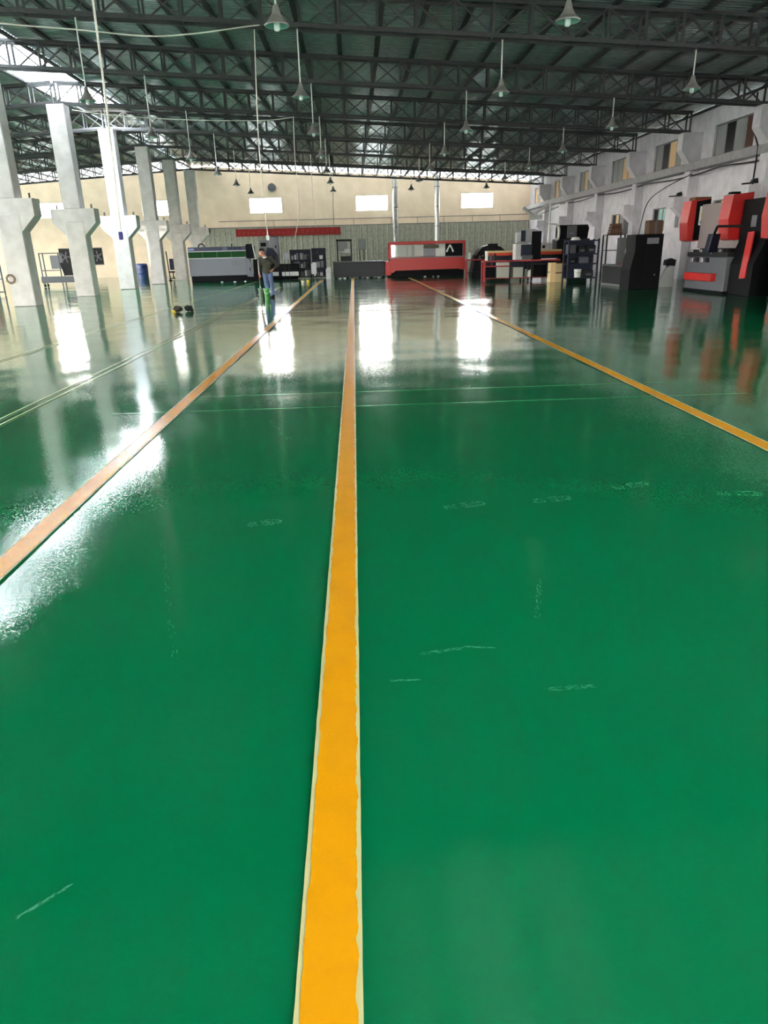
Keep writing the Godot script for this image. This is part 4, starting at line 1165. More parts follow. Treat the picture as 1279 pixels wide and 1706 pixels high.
	for q in [[40.2, 3.5, 1.45, "tall grey electrical panel on the right wall"], [33.2, 3.5, 1.3, "grey electrical panel on the right wall behind the black cabinet"]]:
		t = thing("electrical_panel", q[3], "panel", V(14.66, q[1] - q[2], q[0]))
		bx(t, "case", Vector3(0, q[2] / 2, 0), Vector3(0.26, q[2], 0.6), m("cab_grey"))
		bx(t, "door", Vector3(-0.135, q[2] / 2, 0), Vector3(0.015, q[2] - 0.08, 0.54), m("cab_grey"))
	# grey steel bench with plates, pallets behind it
	t = thing("steel_bench", "solid grey steel bench box between the rack and the black cabinet", "bench", V(10.3, 0, 28.8))
	bb(t, "body", 0.0, 1.0, 0.06, 0.74, -1.5, 1.45, m("dark_grey"), 0.02)
	bb(t, "bench_top", -0.04, 1.04, 0.74, 0.79, -1.54, 1.49, m("mid_grey"))
	bb(t, "skid", -0.02, 0.12, 0.0, 0.08, -1.5, 1.5, m("cab_grey"), 0.02)
	t = thing("steel_plate", "upright grey sheet-metal plates standing on the steel bench", "plate", V(10.75, 0.79, 28.0))
	bx(t, "sheet", Vector3(0.1, 0.53, 0), Vector3(0.75, 1.06, 0.03), mat("plate_violet", Color(0.40, 0.39, 0.44), 0.45), 0.004)
	bx(t, "sheet", Vector3(-0.2, 0.50, -0.5), Vector3(0.7, 1.0, 0.03), m("cab_grey"), 0.004)
	t = thing("lattice_stand", "white lattice ladder stand on the steel bench", "stand", V(10.35, 0.79, 27.75))
	for x in [-0.10, 0.04]:
		bar(t, "stile", Vector3(x, 0, 0), Vector3(x + 0.08, 1.0, 0), 0.03, 0.03, m("pvc_white"))
	for k in 6:
		bar(t, "rung", Vector3(-0.10 + 0.013 * k, 0.12 + 0.16 * k, 0), Vector3(0.04 + 0.013 * k, 0.12 + 0.16 * k, 0), 0.025, 0.025, m("pvc_white"))
	t = thing("orange_casting", "orange and brown castings lying on the steel bench", "casting", V(10.75, 0.79, 27.5))
	part(t, "bar", prism([Vector2(-0.5, 0), Vector2(0.35, 0), Vector2(0.35, 0.2), Vector2(0.05, 0.24), Vector2(-0.35, 0.18)], 0.16), mat("rust_orange", Color(0.56, 0.23, 0.13), 0.7))
	part(t, "bar", prism([Vector2(-0.7, 0), Vector2(-0.1, 0), Vector2(-0.2, 0.12), Vector2(-0.65, 0.1)], 0.12), m("bench_red"), Vector3(0, 0, 0.05))
	t = thing("filing_stand", "dark stand carrying the small stack of brown boards", "stand", V(11.2, 0, 31.6))
	for x in [-0.38, 0.38]:
		for z in [-0.4, 0.1]:
			bx(t, "leg", Vector3(x, 0.97, z), Vector3(0.06, 1.94, 0.06), m("dark_grey"))
	for y in [0.6, 1.3, 1.92]:
		bb(t, "shelf_board", -0.4, 0.4, y, y + 0.03, -0.42, 0.12, m("dark_grey"))
	for k in 4:
		var b := thing("brown_board", "brown board on the dark stand, %s of the stack" % ["lowest", "second lowest", "second highest", "topmost"][k], "board", V(11.2, 1.952 + 0.11 * k, 31.7), "stacked brown boards")
		bx(b, "plank", Vector3(0.01 * (k % 2), 0.05, 0), Vector3(0.52 - 0.04 * k, 0.1, 0.4), m("cardboard"), 0.015)
		bx(b, "edge_strip", Vector3(0, 0.05, 0.203), Vector3(0.4, 0.03, 0.01), m("wood"), 0.003)
	t = thing("black_cabinet", "tall black machine cabinet with a pale label plate", "cabinet", V(10.45, 0, 26.0))
	part(t, "case", prism([Vector2(-0.60, 0.0), Vector2(0.50, 0.0), Vector2(0.50, 1.86), Vector2(-0.50, 1.86), Vector2(-0.48, 1.3), Vector2(-0.60, 0.7)], 0.9), m("black_steel"), Vector3(0, 0, -0.45))
	bx(t, "label_plate", Vector3(0.13, 1.64, 0.005), Vector3(0.42, 0.2, 0.012), m("machine_grey"), 0.003)
	bx(t, "door_seam", Vector3(-0.2, 0.9, 0.003), Vector3(0.012, 1.6, 0.008), m("black_matte"), 0.001)
	rod(t, "knob", Vector3(0.3, 0.5, 0), Vector3(0.3, 0.5, 0.03), 0.03, m("mid_grey"))
	t = thing("brown_carton", "worn brown carton on top of the black cabinet", "carton", V(10.72, 1.86, 26.4))
	bx(t, "carton_body", Vector3(0, 0.22, 0), Vector3(0.52, 0.44, 0.4), m("cardboard"), 0.02)
	bx(t, "top_flap", Vector3(-0.02, 0.45, 0.0), Vector3(0.46, 0.02, 0.38), m("cardboard"), 0.004)
	bx(t, "tape_band", Vector3(0, 0.22, 0.203), Vector3(0.08, 0.42, 0.006), m("mid_grey"), 0.001)
	t = thing("white_sack", "white curved plastic sheet leaning by the wall pilaster", "sheet", V(11.75, 0, 27.2))
	part(t, "sheet", prism([Vector2(-0.3, 0.25), Vector2(-0.12, 0.62), Vector2(0.1, 0.8), Vector2(0.2, 0.74), Vector2(0.2, 0.0), Vector2(-0.3, 0.0)], 0.2), m("machine_white"))
	part(t, "dark_bundle", prism([Vector2(-0.16, 0.78), Vector2(0.2, 0.74), Vector2(0.22, 0.95), Vector2(0.05, 1.02), Vector2(-0.14, 0.96)], 0.25), m("dark_grey"))
	bx(t, "stand", Vector3(0.12, 0.47, -0.2), Vector3(0.2, 0.94, 0.1), m("dark_grey"))
	press_brake(V(11.5, 0, 23.8), "red and black press brake beside the wall pilaster")
	press_brake(V(11.5, 0, 18.5), "second press brake of which only a red edge shows")
	# bracket lamps, cables and stubs on the right wall
	for q in [[32.3, "dark bird-shaped bracket on the pilaster's corbel beside the green window"], [26.3, "dark steel bracket on the corbel above the press brake"]]:
		t = thing("corbel_bracket", q[1], "bracket", V(14.0, 3.4, q[0]))
		bar(t, "arm", Vector3(-0.35, 0.02, 0), Vector3(0.2, 0.06, 0), 0.05, 0.05, m("dark_grey"))
		part(t, "block", prism([Vector2(-0.05, 0.04), Vector2(0.2, 0.04), Vector2(0.15, 0.2), Vector2(0.0, 0.16)], 0.15), m("dark_grey"))
	t = thing("wall_cable", "black cable bundle sagging along the right wall's ledge", "cable", V(14.5, 4.36, 30.0))
	var pts := []
	for k in 17:
		pts.append(Vector3(-0.03, -0.05 - 0.12 * absf(sin(k * 0.8)), 8.0 - k * 1.9))
	part(t, "bundle", tube_mesh(curve_points(pts, 3), 0.03), m("cable_black"))
	part(t, "drop", tube_mesh(curve_points([Vector3(-0.1, -0.1, -2.0), Vector3(-0.2, -0.45, -4.4), Vector3(-0.25, -1.0, -6.2), Vector3(-0.25, -2.4, -6.9)], 6), 0.022), m("cable_black"))
	t = thing("wall_conduit", "thin grey conduit bending down the right wall over the ledge", "conduit", V(14.7, 6.1, 26.9))
	part(t, "pipe", tube_mesh([Vector3(-0.72, 0.2, 0.15), Vector3(-0.72, -0.85, 0.15), Vector3(-0.35, -1.45, 0.0), Vector3(-0.35, -2.75, 0.0)], 0.03), m("dark_grey"))
	bar(t, "foot_bar", Vector3(-0.35, -2.75, -0.3), Vector3(-0.35, -2.75, 0.4), 0.04, 0.04, m("dark_grey"))

func press_brake(at: Vector3, label: String):
	var t := thing("press_brake", label, "machine", at, "press brakes along the right wall")
	var red := m("machine_red")
	# local z = 0 at D 23.8; the front looks to -x
	bb(t, "bed", 0.0, 0.6, 0.06, 1.10, -1.35, 1.35, m("mid_grey"), 0.02)
	bb(t, "bed_foot", -0.02, 0.5, 0.0, 0.08, -1.4, 1.4, m("black_steel"))
	bb(t, "die_rail", 0.05, 0.25, 1.10, 1.24, -1.5, 1.3, m("dark_grey"))
	for k in 12:
		bx(t, "die_block", Vector3(0.15, 1.28, -1.35 + k * 0.22), Vector3(0.1, 0.08, 0.16), m("steel" if k % 3 == 0 else "dark_grey"))
	for k in 4:
		bx(t, "back_gauge", Vector3(-0.03, 1.0, -0.9 + k * 0.35), Vector3(0.08, 0.14, 0.2), m("steel" if k % 2 == 0 else "dark_grey"))
	bb(t, "foot_guard", -0.16, 0.0, 0.36, 0.60, -1.1, 0.82, red, 0.01)
	bb(t, "ram", 0.5, 0.66, 1.35, 2.75, -1.8, 1.0, mat("ram_pink", Color(0.50, 0.46, 0.46), 0.45), 0.01)
	bb(t, "rear_frame", 0.66, 1.7, 0.1, 1.9, -1.9, 1.2, m("black_steel"))
	var cov := prism([Vector2(0.12, 1.62), Vector2(0.3, 1.58), Vector2(0.75, 1.62), Vector2(0.75, 2.95), Vector2(0.12, 2.88), Vector2(0.05, 2.2)], 0.62)
	part(t, "cylinder_cover", cov, red, Vector3(0, 0, -2.1))
	part(t, "cylinder_cover", cov, red, Vector3(0, 0, 0.72))
	bb(t, "cover_cap", 0.25, 0.8, 2.90, 3.0, -2.3, -1.8, m("wood"))
	bb(t, "cover_cap", 0.2, 0.5, 2.92, 2.98, 0.5, 0.7, m("black_matte"))
	var cheek := part(t, "cover_cheek", prism([Vector2(0.3, 1.62), Vector2(0.75, 1.62), Vector2(0.78, 2.92), Vector2(0.3, 2.86)], 0.03), m("black_steel"), Vector3(0, 0, -1.77))
	bx(cheek, "warning_plate", Vector3(0.54, 2.4, 0.02), Vector3(0.24, 0.6, 0.01), m("pvc_white"), 0.002)
	bx(cheek, "warning_mark", Vector3(0.54, 2.42, 0.027), Vector3(0.14, 0.14, 0.006), m("plastic_yellow"), 0.002)
	bx(cheek, "warning_mark", Vector3(0.54, 2.2, 0.027), Vector3(0.16, 0.10, 0.006), mat("plate_blue", Color(0.42, 0.47, 0.62), 0.5), 0.002)
	part(t, "side_frame", prism([Vector2(0.15, 0.0), Vector2(1.9, 0.0), Vector2(1.9, 2.68), Vector2(0.42, 2.72), Vector2(0.40, 1.5), Vector2(0.15, 0.9)], 1.5), m("black_steel"), Vector3(0, 0, 1.9))
	bx(t, "frame_window", Vector3(0.395, 2.1, 1.9), Vector3(0.02, 0.32, 0.3), m("mid_grey"))
	bar(t, "red_stripe", Vector3(0.26, 1.80, 2.1), Vector3(0.12, 0.5, 2.2), 0.04, 0.32, red)
	bar(t, "control_arm", Vector3(0.5, 1.97, 1.8), Vector3(-0.3, 1.99, 1.1), 0.07, 0.07, m("black_steel"))
	bar(t, "control_arm", Vector3(-0.3, 1.99, 1.1), Vector3(-0.35, 1.75, 1.05), 0.06, 0.06, m("black_steel"))
	part(t, "control_box", prism([Vector2(-0.28, 1.24), Vector2(0.12, 1.24), Vector2(0.2, 1.78), Vector2(-0.15, 1.78)], 0.18), m("navy_steel"), Vector3(-0.3, 0, 0.95), Basis(Vector3.UP, 0.5))
	part(t, "control_screen", prism([Vector2(-0.22, 1.30), Vector2(0.08, 1.30), Vector2(0.14, 1.72), Vector2(-0.10, 1.72)], 0.02), m("mid_grey"), Vector3(-0.34, 0, 1.04), Basis(Vector3.UP, 0.5))
	bar(t, "guard_strip", Vector3(-0.2, 1.2, 0.72), Vector3(-0.05, 1.75, 0.72), 0.03, 0.03, m("steel"))

# ------------------------------------------------------------------ the corner beyond the columns
func build_left_corner():
	var t := thing("steel_trolley", "grey steel frame trolley with panels between the white columns", "trolley", V(-17.4, 0, 44.2))
	for x in [-1.0, 0.1, 1.0]:
		for z in [-0.5, 0.0]:
			bx(t, "post", Vector3(x, 0.95 if x < 0.5 else 0.5, z), Vector3(0.06, 1.9 if x < 0.5 else 1.0, 0.06), m("mid_grey"))
	for y in [0.9, 1.85]:
		bb(t, "rail", -1.0, 0.1, y, y + 0.05, -0.03, 0.03, m("mid_grey"))
	bb(t, "tray", -1.1, 1.15, 0.24, 0.58, -0.55, 0.04, m("mid_grey"))
	bb(t, "back_panel", -0.6, 0.05, 1.0, 1.75, -0.52, -0.5, m("machine_grey"))
	part(t, "dark_panel", prism([Vector2(0.2, 0.62), Vector2(0.95, 0.62), Vector2(0.85, 1.3), Vector2(0.05, 1.35)], 0.05), m("dark_grey"), Vector3(0, 0, -0.2))
	for x in [-0.95, 0.95]:
		for z in [-0.45, -0.05]:
			rod(t, "wheel", Vector3(x - 0.03, 0.08, z), Vector3(x + 0.03, 0.08, z), 0.08, m("black_matte"))
			bx(t, "fork", Vector3(x, 0.18, z), Vector3(0.04, 0.16, 0.04), m("mid_grey"))
	bx(t, "orange_bag", Vector3(0.95, 1.3, 0.0), Vector3(0.16, 0.75, 0.2), m("orange_plastic"), 0.05)
	t = thing("storage_rack", "steel rack with dark boxes at the hall's left side", "rack", V(-16.9, 0, 34.6))
	for x in [-0.7, 0.36]:
		for z in [-0.6, 0.0]:
			bx(t, "post", Vector3(x, 0.96, z), Vector3(0.06, 1.92, 0.06), m("mid_grey"))
	for y in [0.18, 0.75, 1.3, 1.9]:
		bb(t, "shelf_board", -0.72, 0.4, y - 0.04, y, -0.64, 0.04, m("mid_grey"))
	for q in [[-17.1, 0.18, "dark_grey"], [-17.05, 0.75, "bench_red"], [-17.1, 1.3, "machine_grey"]]:
		var b := thing("rack_box", "%s box on the rack at the hall's left side" % {"dark_grey": "dark grey", "bench_red": "dark red", "machine_grey": "pale grey"}[q[2]], "box", V(q[0], q[1], 34.9))
		bx(b, "case", Vector3(0, 0.2, 0), Vector3(0.6, 0.4, 0.4), m(q[2]))
		bx(b, "lid", Vector3(0, 0.41, 0), Vector3(0.62, 0.03, 0.42), m(q[2]))
	t = thing("blue_drum", "blue plastic drum by the back wall beyond the columns", "drum", V(-16.45, 0, 58.0))
	part(t, "shell", lathe([Vector2(0, 0), Vector2(0.4, 0), Vector2(0.42, 0.3), Vector2(0.40, 0.34), Vector2(0.42, 0.38), Vector2(0.42, 0.95), Vector2(0.36, 1.06), Vector2(0, 1.06)], 20), m("drum_blue"))
	part(t, "hoop", lathe([Vector2(0.40, 0.64), Vector2(0.44, 0.66), Vector2(0.44, 0.70), Vector2(0.40, 0.72)], 20), m("drum_blue"))
	t = thing("red_cylinder", "red gas cylinder standing beside the blue drum", "cylinder", V(-15.5, 0, 58.0))
	part(t, "shell", lathe([Vector2(0, 0), Vector2(0.2, 0), Vector2(0.2, 1.15), Vector2(0.1, 1.32), Vector2(0.05, 1.38), Vector2(0, 1.38)], 16), m("machine_red"))
	part(t, "valve", lathe([Vector2(0.04, 1.37), Vector2(0.05, 1.5), Vector2(0, 1.5)], 10), m("steel"))
	var d := structure("door_1", V(-16.6, 0, 62.62))
	bb(d, "door_leaf", -0.45, 0.45, 0.0, 2.35, -0.03, 0.03, m("dark_grey"))
	bb(d, "door_frame", -0.52, -0.45, 0.0, 2.42, -0.05, 0.05, m("mid_grey"))
	bb(d, "door_frame", 0.45, 0.52, 0.0, 2.42, -0.05, 0.05, m("mid_grey"))
	bb(d, "door_frame", -0.52, 0.52, 2.35, 2.42, -0.05, 0.05, m("mid_grey"))
	t = thing("office_chair", "dark office chair behind the row of white columns", "chair", V(-12.8, 0, 52.6))
	bx(t, "seat", Vector3(0, 0.5, 0), Vector3(0.5, 0.1, 0.5), m("black_matte"), 0.03)
	bx(t, "backrest", Vector3(0, 1.0, -0.2), Vector3(0.46, 0.75, 0.07), m("navy_steel"), 0.03)
	rod(t, "gas_post", Vector3(0, 0.1, 0), Vector3(0, 0.46, 0), 0.04, m("dark_grey"))
	for k in 5:
		var a := TAU * k / 5.0
		bar(t, "foot_arm", Vector3(0, 0.1, 0), Vector3(cos(a) * 0.32, 0.04, sin(a) * 0.32), 0.05, 0.05, m("black_matte"))
	t = thing("black_board", "narrow black board leaning on the shaded column", "board", V(-12.4, 0, 50.0))
	bar(t, "board", Vector3(0, 0.0, 0), Vector3(-0.1, 1.85, -0.1), 0.06, 0.04, m("black_matte"))
	bx(t, "foot", Vector3(0, 0.03, 0), Vector3(0.2, 0.06, 0.15), m("black_matte"))
	# two lumps on the floor in the middle of the hall
	t = thing("rag_bundle", "crumpled brown rag bundle with a yellow scrap on the green floor", "rag", V(-5.2, 0, 21.4))
	part(t, "bundle", lump(0.12, 3), m("rag_brown"), Vector3(0, 0.09, 0))
	part(t, "scrap", lump(0.05, 8), m("plastic_yellow"), Vector3(-0.12, 0.03, 0.06))
	t = thing("rag_bundle", "crumpled dark green rag beside the brown one on the floor", "rag", V(-4.93, 0, 21.6))
	part(t, "bundle", lump(0.11, 5), mat("rag_green", Color(0.07, 0.09, 0.07), 0.9), Vector3(0, 0.09, 0))
	part(t, "loose_end", lump(0.05, 6), mat("rag_green", Color(0.07, 0.09, 0.07), 0.9), Vector3(0.1, 0.03, 0.05))

func lump_at(n: FastNoiseLite, r: float, i: int, j: int) -> Vector3:
	var th := PI * i / 9.0
	var ph := TAU * (j % 16) / 16.0
	var d := Vector3(sin(th) * cos(ph), cos(th), sin(th) * sin(ph))
	return d * r * (0.9 + 0.5 * n.get_noise_3d(d.x * 2, d.y * 2, d.z * 2)) * Vector3(1.15, 0.8, 1.0)

func lump(r: float, seed_: int) -> Mesh:
	var n := FastNoiseLite.new()
	n.seed = seed_
	n.frequency = 0.9
	var st := begin()
	for i in 9:
		for j in 16:
			var a: Vector3 = lump_at(n, r, i, j)
			var b: Vector3 = lump_at(n, r, i, j + 1)
			var c: Vector3 = lump_at(n, r, i + 1, j + 1)
			var e: Vector3 = lump_at(n, r, i + 1, j)
			if a.distance_to(b) > 1e-5: face(st, [a, b, c], a + c)
			if c.distance_to(e) > 1e-5: face(st, [a, c, e], a + c)
	return st.commit()

# ------------------------------------------------------------------ the person (surface nets over tapered capsules)
func cap_dist(p: Vector3, b: Array) -> float:
	var a: Vector3 = b[0]
	var ab: Vector3 = b[1] - a
	var t := clampf((p - a).dot(ab) / maxf(ab.length_squared(), 1e-9), 0, 1)
	return p.distance_to(a + ab * t) - lerpf(b[2], b[3], t)

func blob(bones: Array, cell: float, k: float, cut := Plane(0, 0, 0, 0)) -> Mesh:
	var lo := Vector3(1e9, 1e9, 1e9)
	var hi := -lo
	for b in bones:
		for e in 2:
			var r: float = b[2 + e] + cell * 2.5
			lo = lo.min(b[e] - Vector3.ONE * r)
			hi = hi.max(b[e] + Vector3.ONE * r)
	var n := Vector3i(((hi - lo) / cell).ceil()) + Vector3i.ONE
	var f := PackedFloat32Array()
	f.resize(n.x * n.y * n.z)
	f.fill(1e9)
	# per bone, only the points near it
	for pass_ in 1:
		for b in bones:
			var r: float = maxf(b[2], b[3]) + k * 2.0 + cell * 2.0
			var blo: Vector3 = (Vector3(b[0]).min(b[1]) - Vector3.ONE * r - lo) / cell
			var bhi: Vector3 = (Vector3(b[0]).max(b[1]) + Vector3.ONE * r - lo) / cell
			for z in range(maxi(0, int(blo.z)), mini(n.z, int(bhi.z) + 1)):
				for y in range(maxi(0, int(blo.y)), mini(n.y, int(bhi.y) + 1)):
					for x in range(maxi(0, int(blo.x)), mini(n.x, int(bhi.x) + 1)):
						var i := (z * n.y + y) * n.x + x
						var d := cap_dist(lo + Vector3(x, y, z) * cell, b)
						var o := f[i]
						if o > 1e8:
							f[i] = d
						else:
							var h := clampf(0.5 + 0.5 * (o - d) / k, 0, 1)
							f[i] = lerpf(o, d, h) - k * h * (1.0 - h)
	if cut.normal != Vector3.ZERO:
		for z in n.z:
			for y in n.y:
				for x in n.x:
					var i := (z * n.y + y) * n.x + x
					if f[i] < cell * 3.0:
						f[i] = maxf(f[i], cut.normal.dot(lo + Vector3(x, y, z) * cell) - cut.d)
	var verts := PackedVector3Array()
	var norms := PackedVector3Array()
	var ids := {}
	var sx := 1
	var sy := n.x
	var sz := n.x * n.y
	for z in n.z - 1:
		for y in n.y - 1:
			for x in n.x - 1:
				var i := (z * n.y + y) * n.x + x
				var s := 0
				var vals := [f[i], f[i + sx], f[i + sy], f[i + sx + sy], f[i + sz], f[i + sx + sz], f[i + sy + sz], f[i + sx + sy + sz]]
				for q in 8:
					if vals[q] < 0: s += 1
				if s == 0 or s == 8: continue
				var c := Vector3.ZERO
				var cnt := 0
				for e in [[0, 1], [2, 3], [4, 5], [6, 7], [0, 2], [1, 3], [4, 6], [5, 7], [0, 4], [1, 5], [2, 6], [3, 7]]:
					var a: float = vals[e[0]]
					var b2: float = vals[e[1]]
					if (a < 0) != (b2 < 0):
						var t := a / (a - b2)
						var pa := Vector3(e[0] & 1, (e[0] >> 1) & 1, e[0] >> 2)
						var pb := Vector3(e[1] & 1, (e[1] >> 1) & 1, e[1] >> 2)
						c += pa.lerp(pb, t)
						cnt += 1
				c /= cnt
				ids[i] = verts.size()
				verts.append(lo + (Vector3(x, y, z) + c) * cell)
				var g := Vector3(vals[1] + vals[3] + vals[5] + vals[7] - vals[0] - vals[2] - vals[4] - vals[6], vals[2] + vals[3] + vals[6] + vals[7] - vals[0] - vals[1] - vals[4] - vals[5], vals[4] + vals[5] + vals[6] + vals[7] - vals[0] - vals[1] - vals[2] - vals[3])
				norms.append(g.limit_length(1e3).normalized())
	var idx := PackedInt32Array()
	for z in range(1, n.z - 1):
		for y in range(1, n.y - 1):
			for x in range(1, n.x - 1):
				var i := (z * n.y + y) * n.x + x
				var a := f[i]
				for ax in 3:
					var st: int = [sx, sy, sz][ax]
					var b2 := f[i + st]
					if (a < 0) == (b2 < 0): continue
					var u: int = [sy, sz, sx][ax]
					var v: int = [sz, sx, sy][ax]
					var q := [i, i - u, i - u - v, i - v]
					if not (ids.has(q[0]) and ids.has(q[1]) and ids.has(q[2]) and ids.has(q[3])): continue
					var w := [ids[q[0]], ids[q[1]], ids[q[2]], ids[q[3]]]
					if a >= 0: w.reverse()
					idx.append_array(PackedInt32Array([w[0], w[2], w[1], w[0], w[3], w[2]]))
	var arr := []
	arr.resize(Mesh.ARRAY_MAX)
	arr[Mesh.ARRAY_VERTEX] = verts
	arr[Mesh.ARRAY_NORMAL] = norms
	arr[Mesh.ARRAY_INDEX] = idx
	var me := ArrayMesh.new()
	me.add_surface_from_arrays(Mesh.PRIMITIVE_TRIANGLES, arr)
	return me

func build_person():
	var t := thing("person", "person in a dark olive sweater and blue jeans, one hand on hip", "person", V(-3.25, 0, 27.6), "", 0.0)
	# own axes: x to the picture's right, z towards the camera; facing the camera, head bowed to the left
	var head := Vector3(-0.14, 1.585, 0.07)
	var neck := Vector3(-0.04, 1.42, 0.0)
	var sh_l := Vector3(0.19, 1.38, -0.02)    # the person's left, picture right
	var sh_r := Vector3(-0.22, 1.36, 0.02)
	var el_l := Vector3(0.40, 1.13, -0.10)
	var ha_l := Vector3(0.20, 0.97, 0.06)
	var el_r := Vector3(-0.27, 1.08, 0.03)
	var ha_r := Vector3(-0.28, 0.84, 0.10)
	var hip := Vector3(0.0, 0.92, 0.0)
	var hl := Vector3(0.10, 0.88, 0.0)
	var hr := Vector3(-0.09, 0.88, 0.0)
	var kl := Vector3(0.13, 0.48, 0.03)
	var kr := Vector3(-0.06, 0.48, 0.05)
	var fl := Vector3(0.16, 0.07, -0.02)
	var fr := Vector3(0.0, 0.07, 0.0)
	var body := [
		[head + Vector3(0, 0.03, -0.01), head + Vector3(-0.012, -0.055, 0.035), 0.088, 0.062],
		[head + Vector3(0, -0.06, 0), neck, 0.055, 0.06], [neck, Vector3(0, 1.30, -0.02), 0.062, 0.08],
		[Vector3(0, 1.28, -0.01), hip, 0.13, 0.12], [sh_l, sh_r, 0.055, 0.055], [Vector3(0.09, 1.25, 0), Vector3(-0.09, 1.25, 0), 0.11, 0.11],
		[sh_l, el_l, 0.05, 0.038], [el_l, ha_l + (el_l - ha_l) * 0.2, 0.038, 0.026], [sh_r, el_r, 0.05, 0.038], [el_r, ha_r + (el_r - ha_r) * 0.2, 0.038, 0.026],
		[hl, kl, 0.08, 0.055], [kl, fl, 0.052, 0.036], [hr, kr, 0.08, 0.055], [kr, fr, 0.052, 0.036],
		[fl + Vector3(0, -0.03, 0), fl + Vector3(0.03, -0.04, 0.12), 0.035, 0.028], [fr + Vector3(0, -0.03, 0), fr + Vector3(-0.03, -0.04, 0.13), 0.035, 0.028],
	]
	part(t, "body", blob(body, 0.02, 0.03), m("skin"))
	var face_b := [
		[head + Vector3(0, 0.03, -0.015), head + Vector3(0, 0.02, 0.0), 0.094, 0.092], [head + Vector3(-0.008, -0.05, 0.03), head + Vector3(-0.012, -0.08, 0.045), 0.062, 0.045],
		[head + Vector3(-0.012, 0.02, 0.085), head + Vector3(-0.02, -0.025, 0.108), 0.010, 0.016],
		[head + Vector3(0.09, -0.01, 0.0), head + Vector3(0.088, -0.03, 0.0), 0.022, 0.016], [head + Vector3(-0.095, -0.01, 0.0), head + Vector3(-0.093, -0.03, 0.0), 0.022, 0.016],
		[head + Vector3(-0.045, 0.025, 0.078), head + Vector3(0.03, 0.025, 0.078), 0.018, 0.018],
		[head + Vector3(-0.03, -0.058, 0.082), head + Vector3(0.008, -0.058, 0.084), 0.010, 0.010],
	]
	part(t, "head_skin", blob(face_b, 0.007, 0.014), m("skin"))
	for s in [-0.035, 0.025]:
		part(t, "eye", lathe([Vector2(0, -0.009), Vector2(0.01, 0), Vector2(0, 0.009)], 10), m("hair"), head + Vector3(s, 0.002, 0.091))
	part(t, "hair", blob([[head + Vector3(0, 0.055, -0.02), head + Vector3(0.0, 0.05, 0.0), 0.098, 0.094], [head + Vector3(0, 0.0, -0.05), head + Vector3(0, 0.05, -0.04), 0.085, 0.09], [head + Vector3(-0.05, 0.085, 0.05), head + Vector3(0.05, 0.09, 0.05), 0.035, 0.035]], 0.008, 0.02, Plane(0, -1, 0.6, -(head.y + 0.035) + 0.6 * (head.z + 0.03))), m("hair"))
	# clothes a little outside the body
	var sw := [
		[Vector3(0, 1.28, -0.01), Vector3(0.0, 0.90, 0.0), 0.150, 0.150], [sh_l, sh_r, 0.075, 0.075], [Vector3(0.09, 1.24, 0), Vector3(-0.09, 1.24, 0), 0.125, 0.125], [Vector3(0.07, 0.98, 0), Vector3(-0.07, 0.98, 0), 0.115, 0.115], [Vector3(0.07, 0.90, 0), Vector3(-0.07, 0.90, 0), 0.112, 0.112],
		[sh_l, el_l, 0.072, 0.060], [el_l, ha_l + (el_l - ha_l) * 0.28, 0.060, 0.044], [sh_r, el_r, 0.072, 0.058], [el_r, ha_r + (el_r - ha_r) * 0.25, 0.058, 0.042],
	]
	part(t, "sweater", blob(sw, 0.018, 0.03, Plane(0, -1, 0, -0.84)), m("sweater"))
	part(t, "collar", blob([[neck + Vector3(-0.03, 0.0, 0.02), neck + Vector3(0.02, -0.02, 0.02), 0.068, 0.07]], 0.012, 0.02, Plane(0, 1, 0, neck.y + 0.02)), m("shirt_white"))
	var jn := [[hl, kl, 0.098, 0.075], [kl, fl + Vector3(0, 0.03, 0), 0.075, 0.066], [hr, kr, 0.098, 0.075], [kr, fr + Vector3(0, 0.03, 0), 0.075, 0.066], [Vector3(0.06, 0.9, 0), Vector3(-0.06, 0.9, 0), 0.10, 0.10]]
	part(t, "jeans", blob(jn, 0.018, 0.02, Plane(0, -1, 0, -0.06)), m("denim"))
	for q in [[fl, 0.03], [fr, -0.03]]:
		part(t, "shoe", blob([[q[0] + Vector3(0, -0.025, -0.05), q[0] + Vector3(q[1] * 0.5, -0.02, 0.06), 0.05, 0.046], [q[0] + Vector3(q[1] * 0.5, -0.03, 0.06), q[0] + Vector3(q[1], -0.035, 0.16), 0.046, 0.036]], 0.012, 0.02, Plane(0, -1, 0, 0)), m("black_matte"))
	hand(t, ha_l, Vector3(-0.75, -0.45, 0.45), Vector3(0.1, 0.4, 0.9))
	hand(t, ha_r, Vector3(0.0, -1.0, 0.12), Vector3(0.9, 0.1, 0.3))
	var st := thing("roller_pole", "thin wooden paint roller pole held upright in the person's hand", "pole", V(-3.25 - 0.285, 0, 27.6 - 0.13))
	rod(st, "shaft", Vector3(0, 0.02, 0), Vector3(-0.01, 1.34, -0.02), 0.011, m("cable_white"), 8)
	rod(st, "grip", Vector3(0.0, 0.42, 0), Vector3(-0.005, 0.80, -0.01), 0.016, m("wood"), 8)
	rod(st, "roller_head", Vector3(-0.1, 0.03, 0.0), Vector3(0.1, 0.03, 0.0), 0.03, m("dark_grey"), 12)
	# buckets in front of the person
	var b := thing("green_bucket", "tall bright green plastic bucket at the person's feet", "bucket", V(-3.17, 0, 26.35))
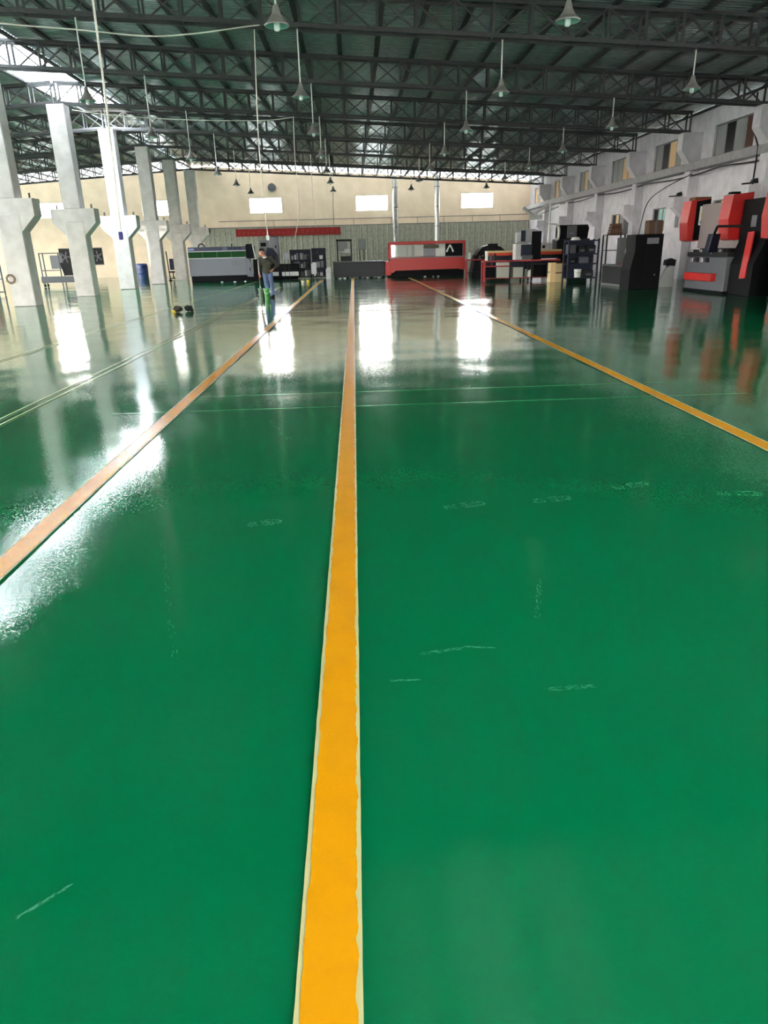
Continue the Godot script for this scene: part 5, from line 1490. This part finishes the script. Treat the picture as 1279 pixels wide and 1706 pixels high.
	part(b, "wall", lathe([Vector2(0, 0), Vector2(0.08, 0), Vector2(0.105, 0.36), Vector2(0.09, 0.36), Vector2(0.07, 0.02)], 20), m("plastic_green"))
	part(b, "rim", lathe([Vector2(0.10, 0.34), Vector2(0.12, 0.345), Vector2(0.12, 0.375), Vector2(0.09, 0.375)], 20), m("plastic_green"))
	part(b, "handle", tube_mesh(curve_points([Vector3(-0.11, 0.33, 0), Vector3(-0.06, 0.22, 0.09), Vector3(0.06, 0.22, 0.09), Vector3(0.11, 0.33, 0)], 5), 0.005), m("pvc_white"))
	b = thing("green_bucket", "darker green plastic bucket behind the bright green one", "bucket", V(-3.37, 0, 26.6))
	part(b, "wall", lathe([Vector2(0, 0), Vector2(0.10, 0), Vector2(0.125, 0.36), Vector2(0.11, 0.36), Vector2(0.09, 0.02)], 20), m("plastic_dark_green"))
	part(b, "rim", lathe([Vector2(0.12, 0.34), Vector2(0.138, 0.345), Vector2(0.138, 0.375), Vector2(0.11, 0.375)], 20), m("plastic_dark_green"))

func hand(t: Node, wrist: Vector3, dir: Vector3, palm: Vector3):
	dir = dir.normalized()
	var side := dir.cross(palm).normalized()
	var nrm := side.cross(dir).normalized()
	var bones := []
	for k in 4:
		var o := side * (k - 1.5) * 0.021
		var root := wrist + dir * 0.075 + o
		var l: float = [0.036, 0.042, 0.039, 0.03][k]
		bones.append([wrist + dir * 0.01 + o * 0.6, root, 0.013, 0.012])
		var mid := root + dir * l * 0.85 + nrm * l * 0.35
		bones.append([root, mid, 0.0095, 0.009])
		bones.append([mid, mid + dir * l * 0.35 + nrm * l * 0.75, 0.009, 0.008])
	bones.append([wrist + dir * 0.02 - side * 0.03, wrist + dir * 0.055 - side * 0.055 + nrm * 0.015, 0.012, 0.0105])
	bones.append([wrist + dir * 0.055 - side * 0.055 + nrm * 0.015, wrist + dir * 0.085 - side * 0.052 + nrm * 0.04, 0.0105, 0.009])
	bones.append([wrist - dir * 0.04, wrist + dir * 0.03, 0.026, 0.024])
	part(t, "hand", blob(bones, 0.006, 0.006), m("skin"))
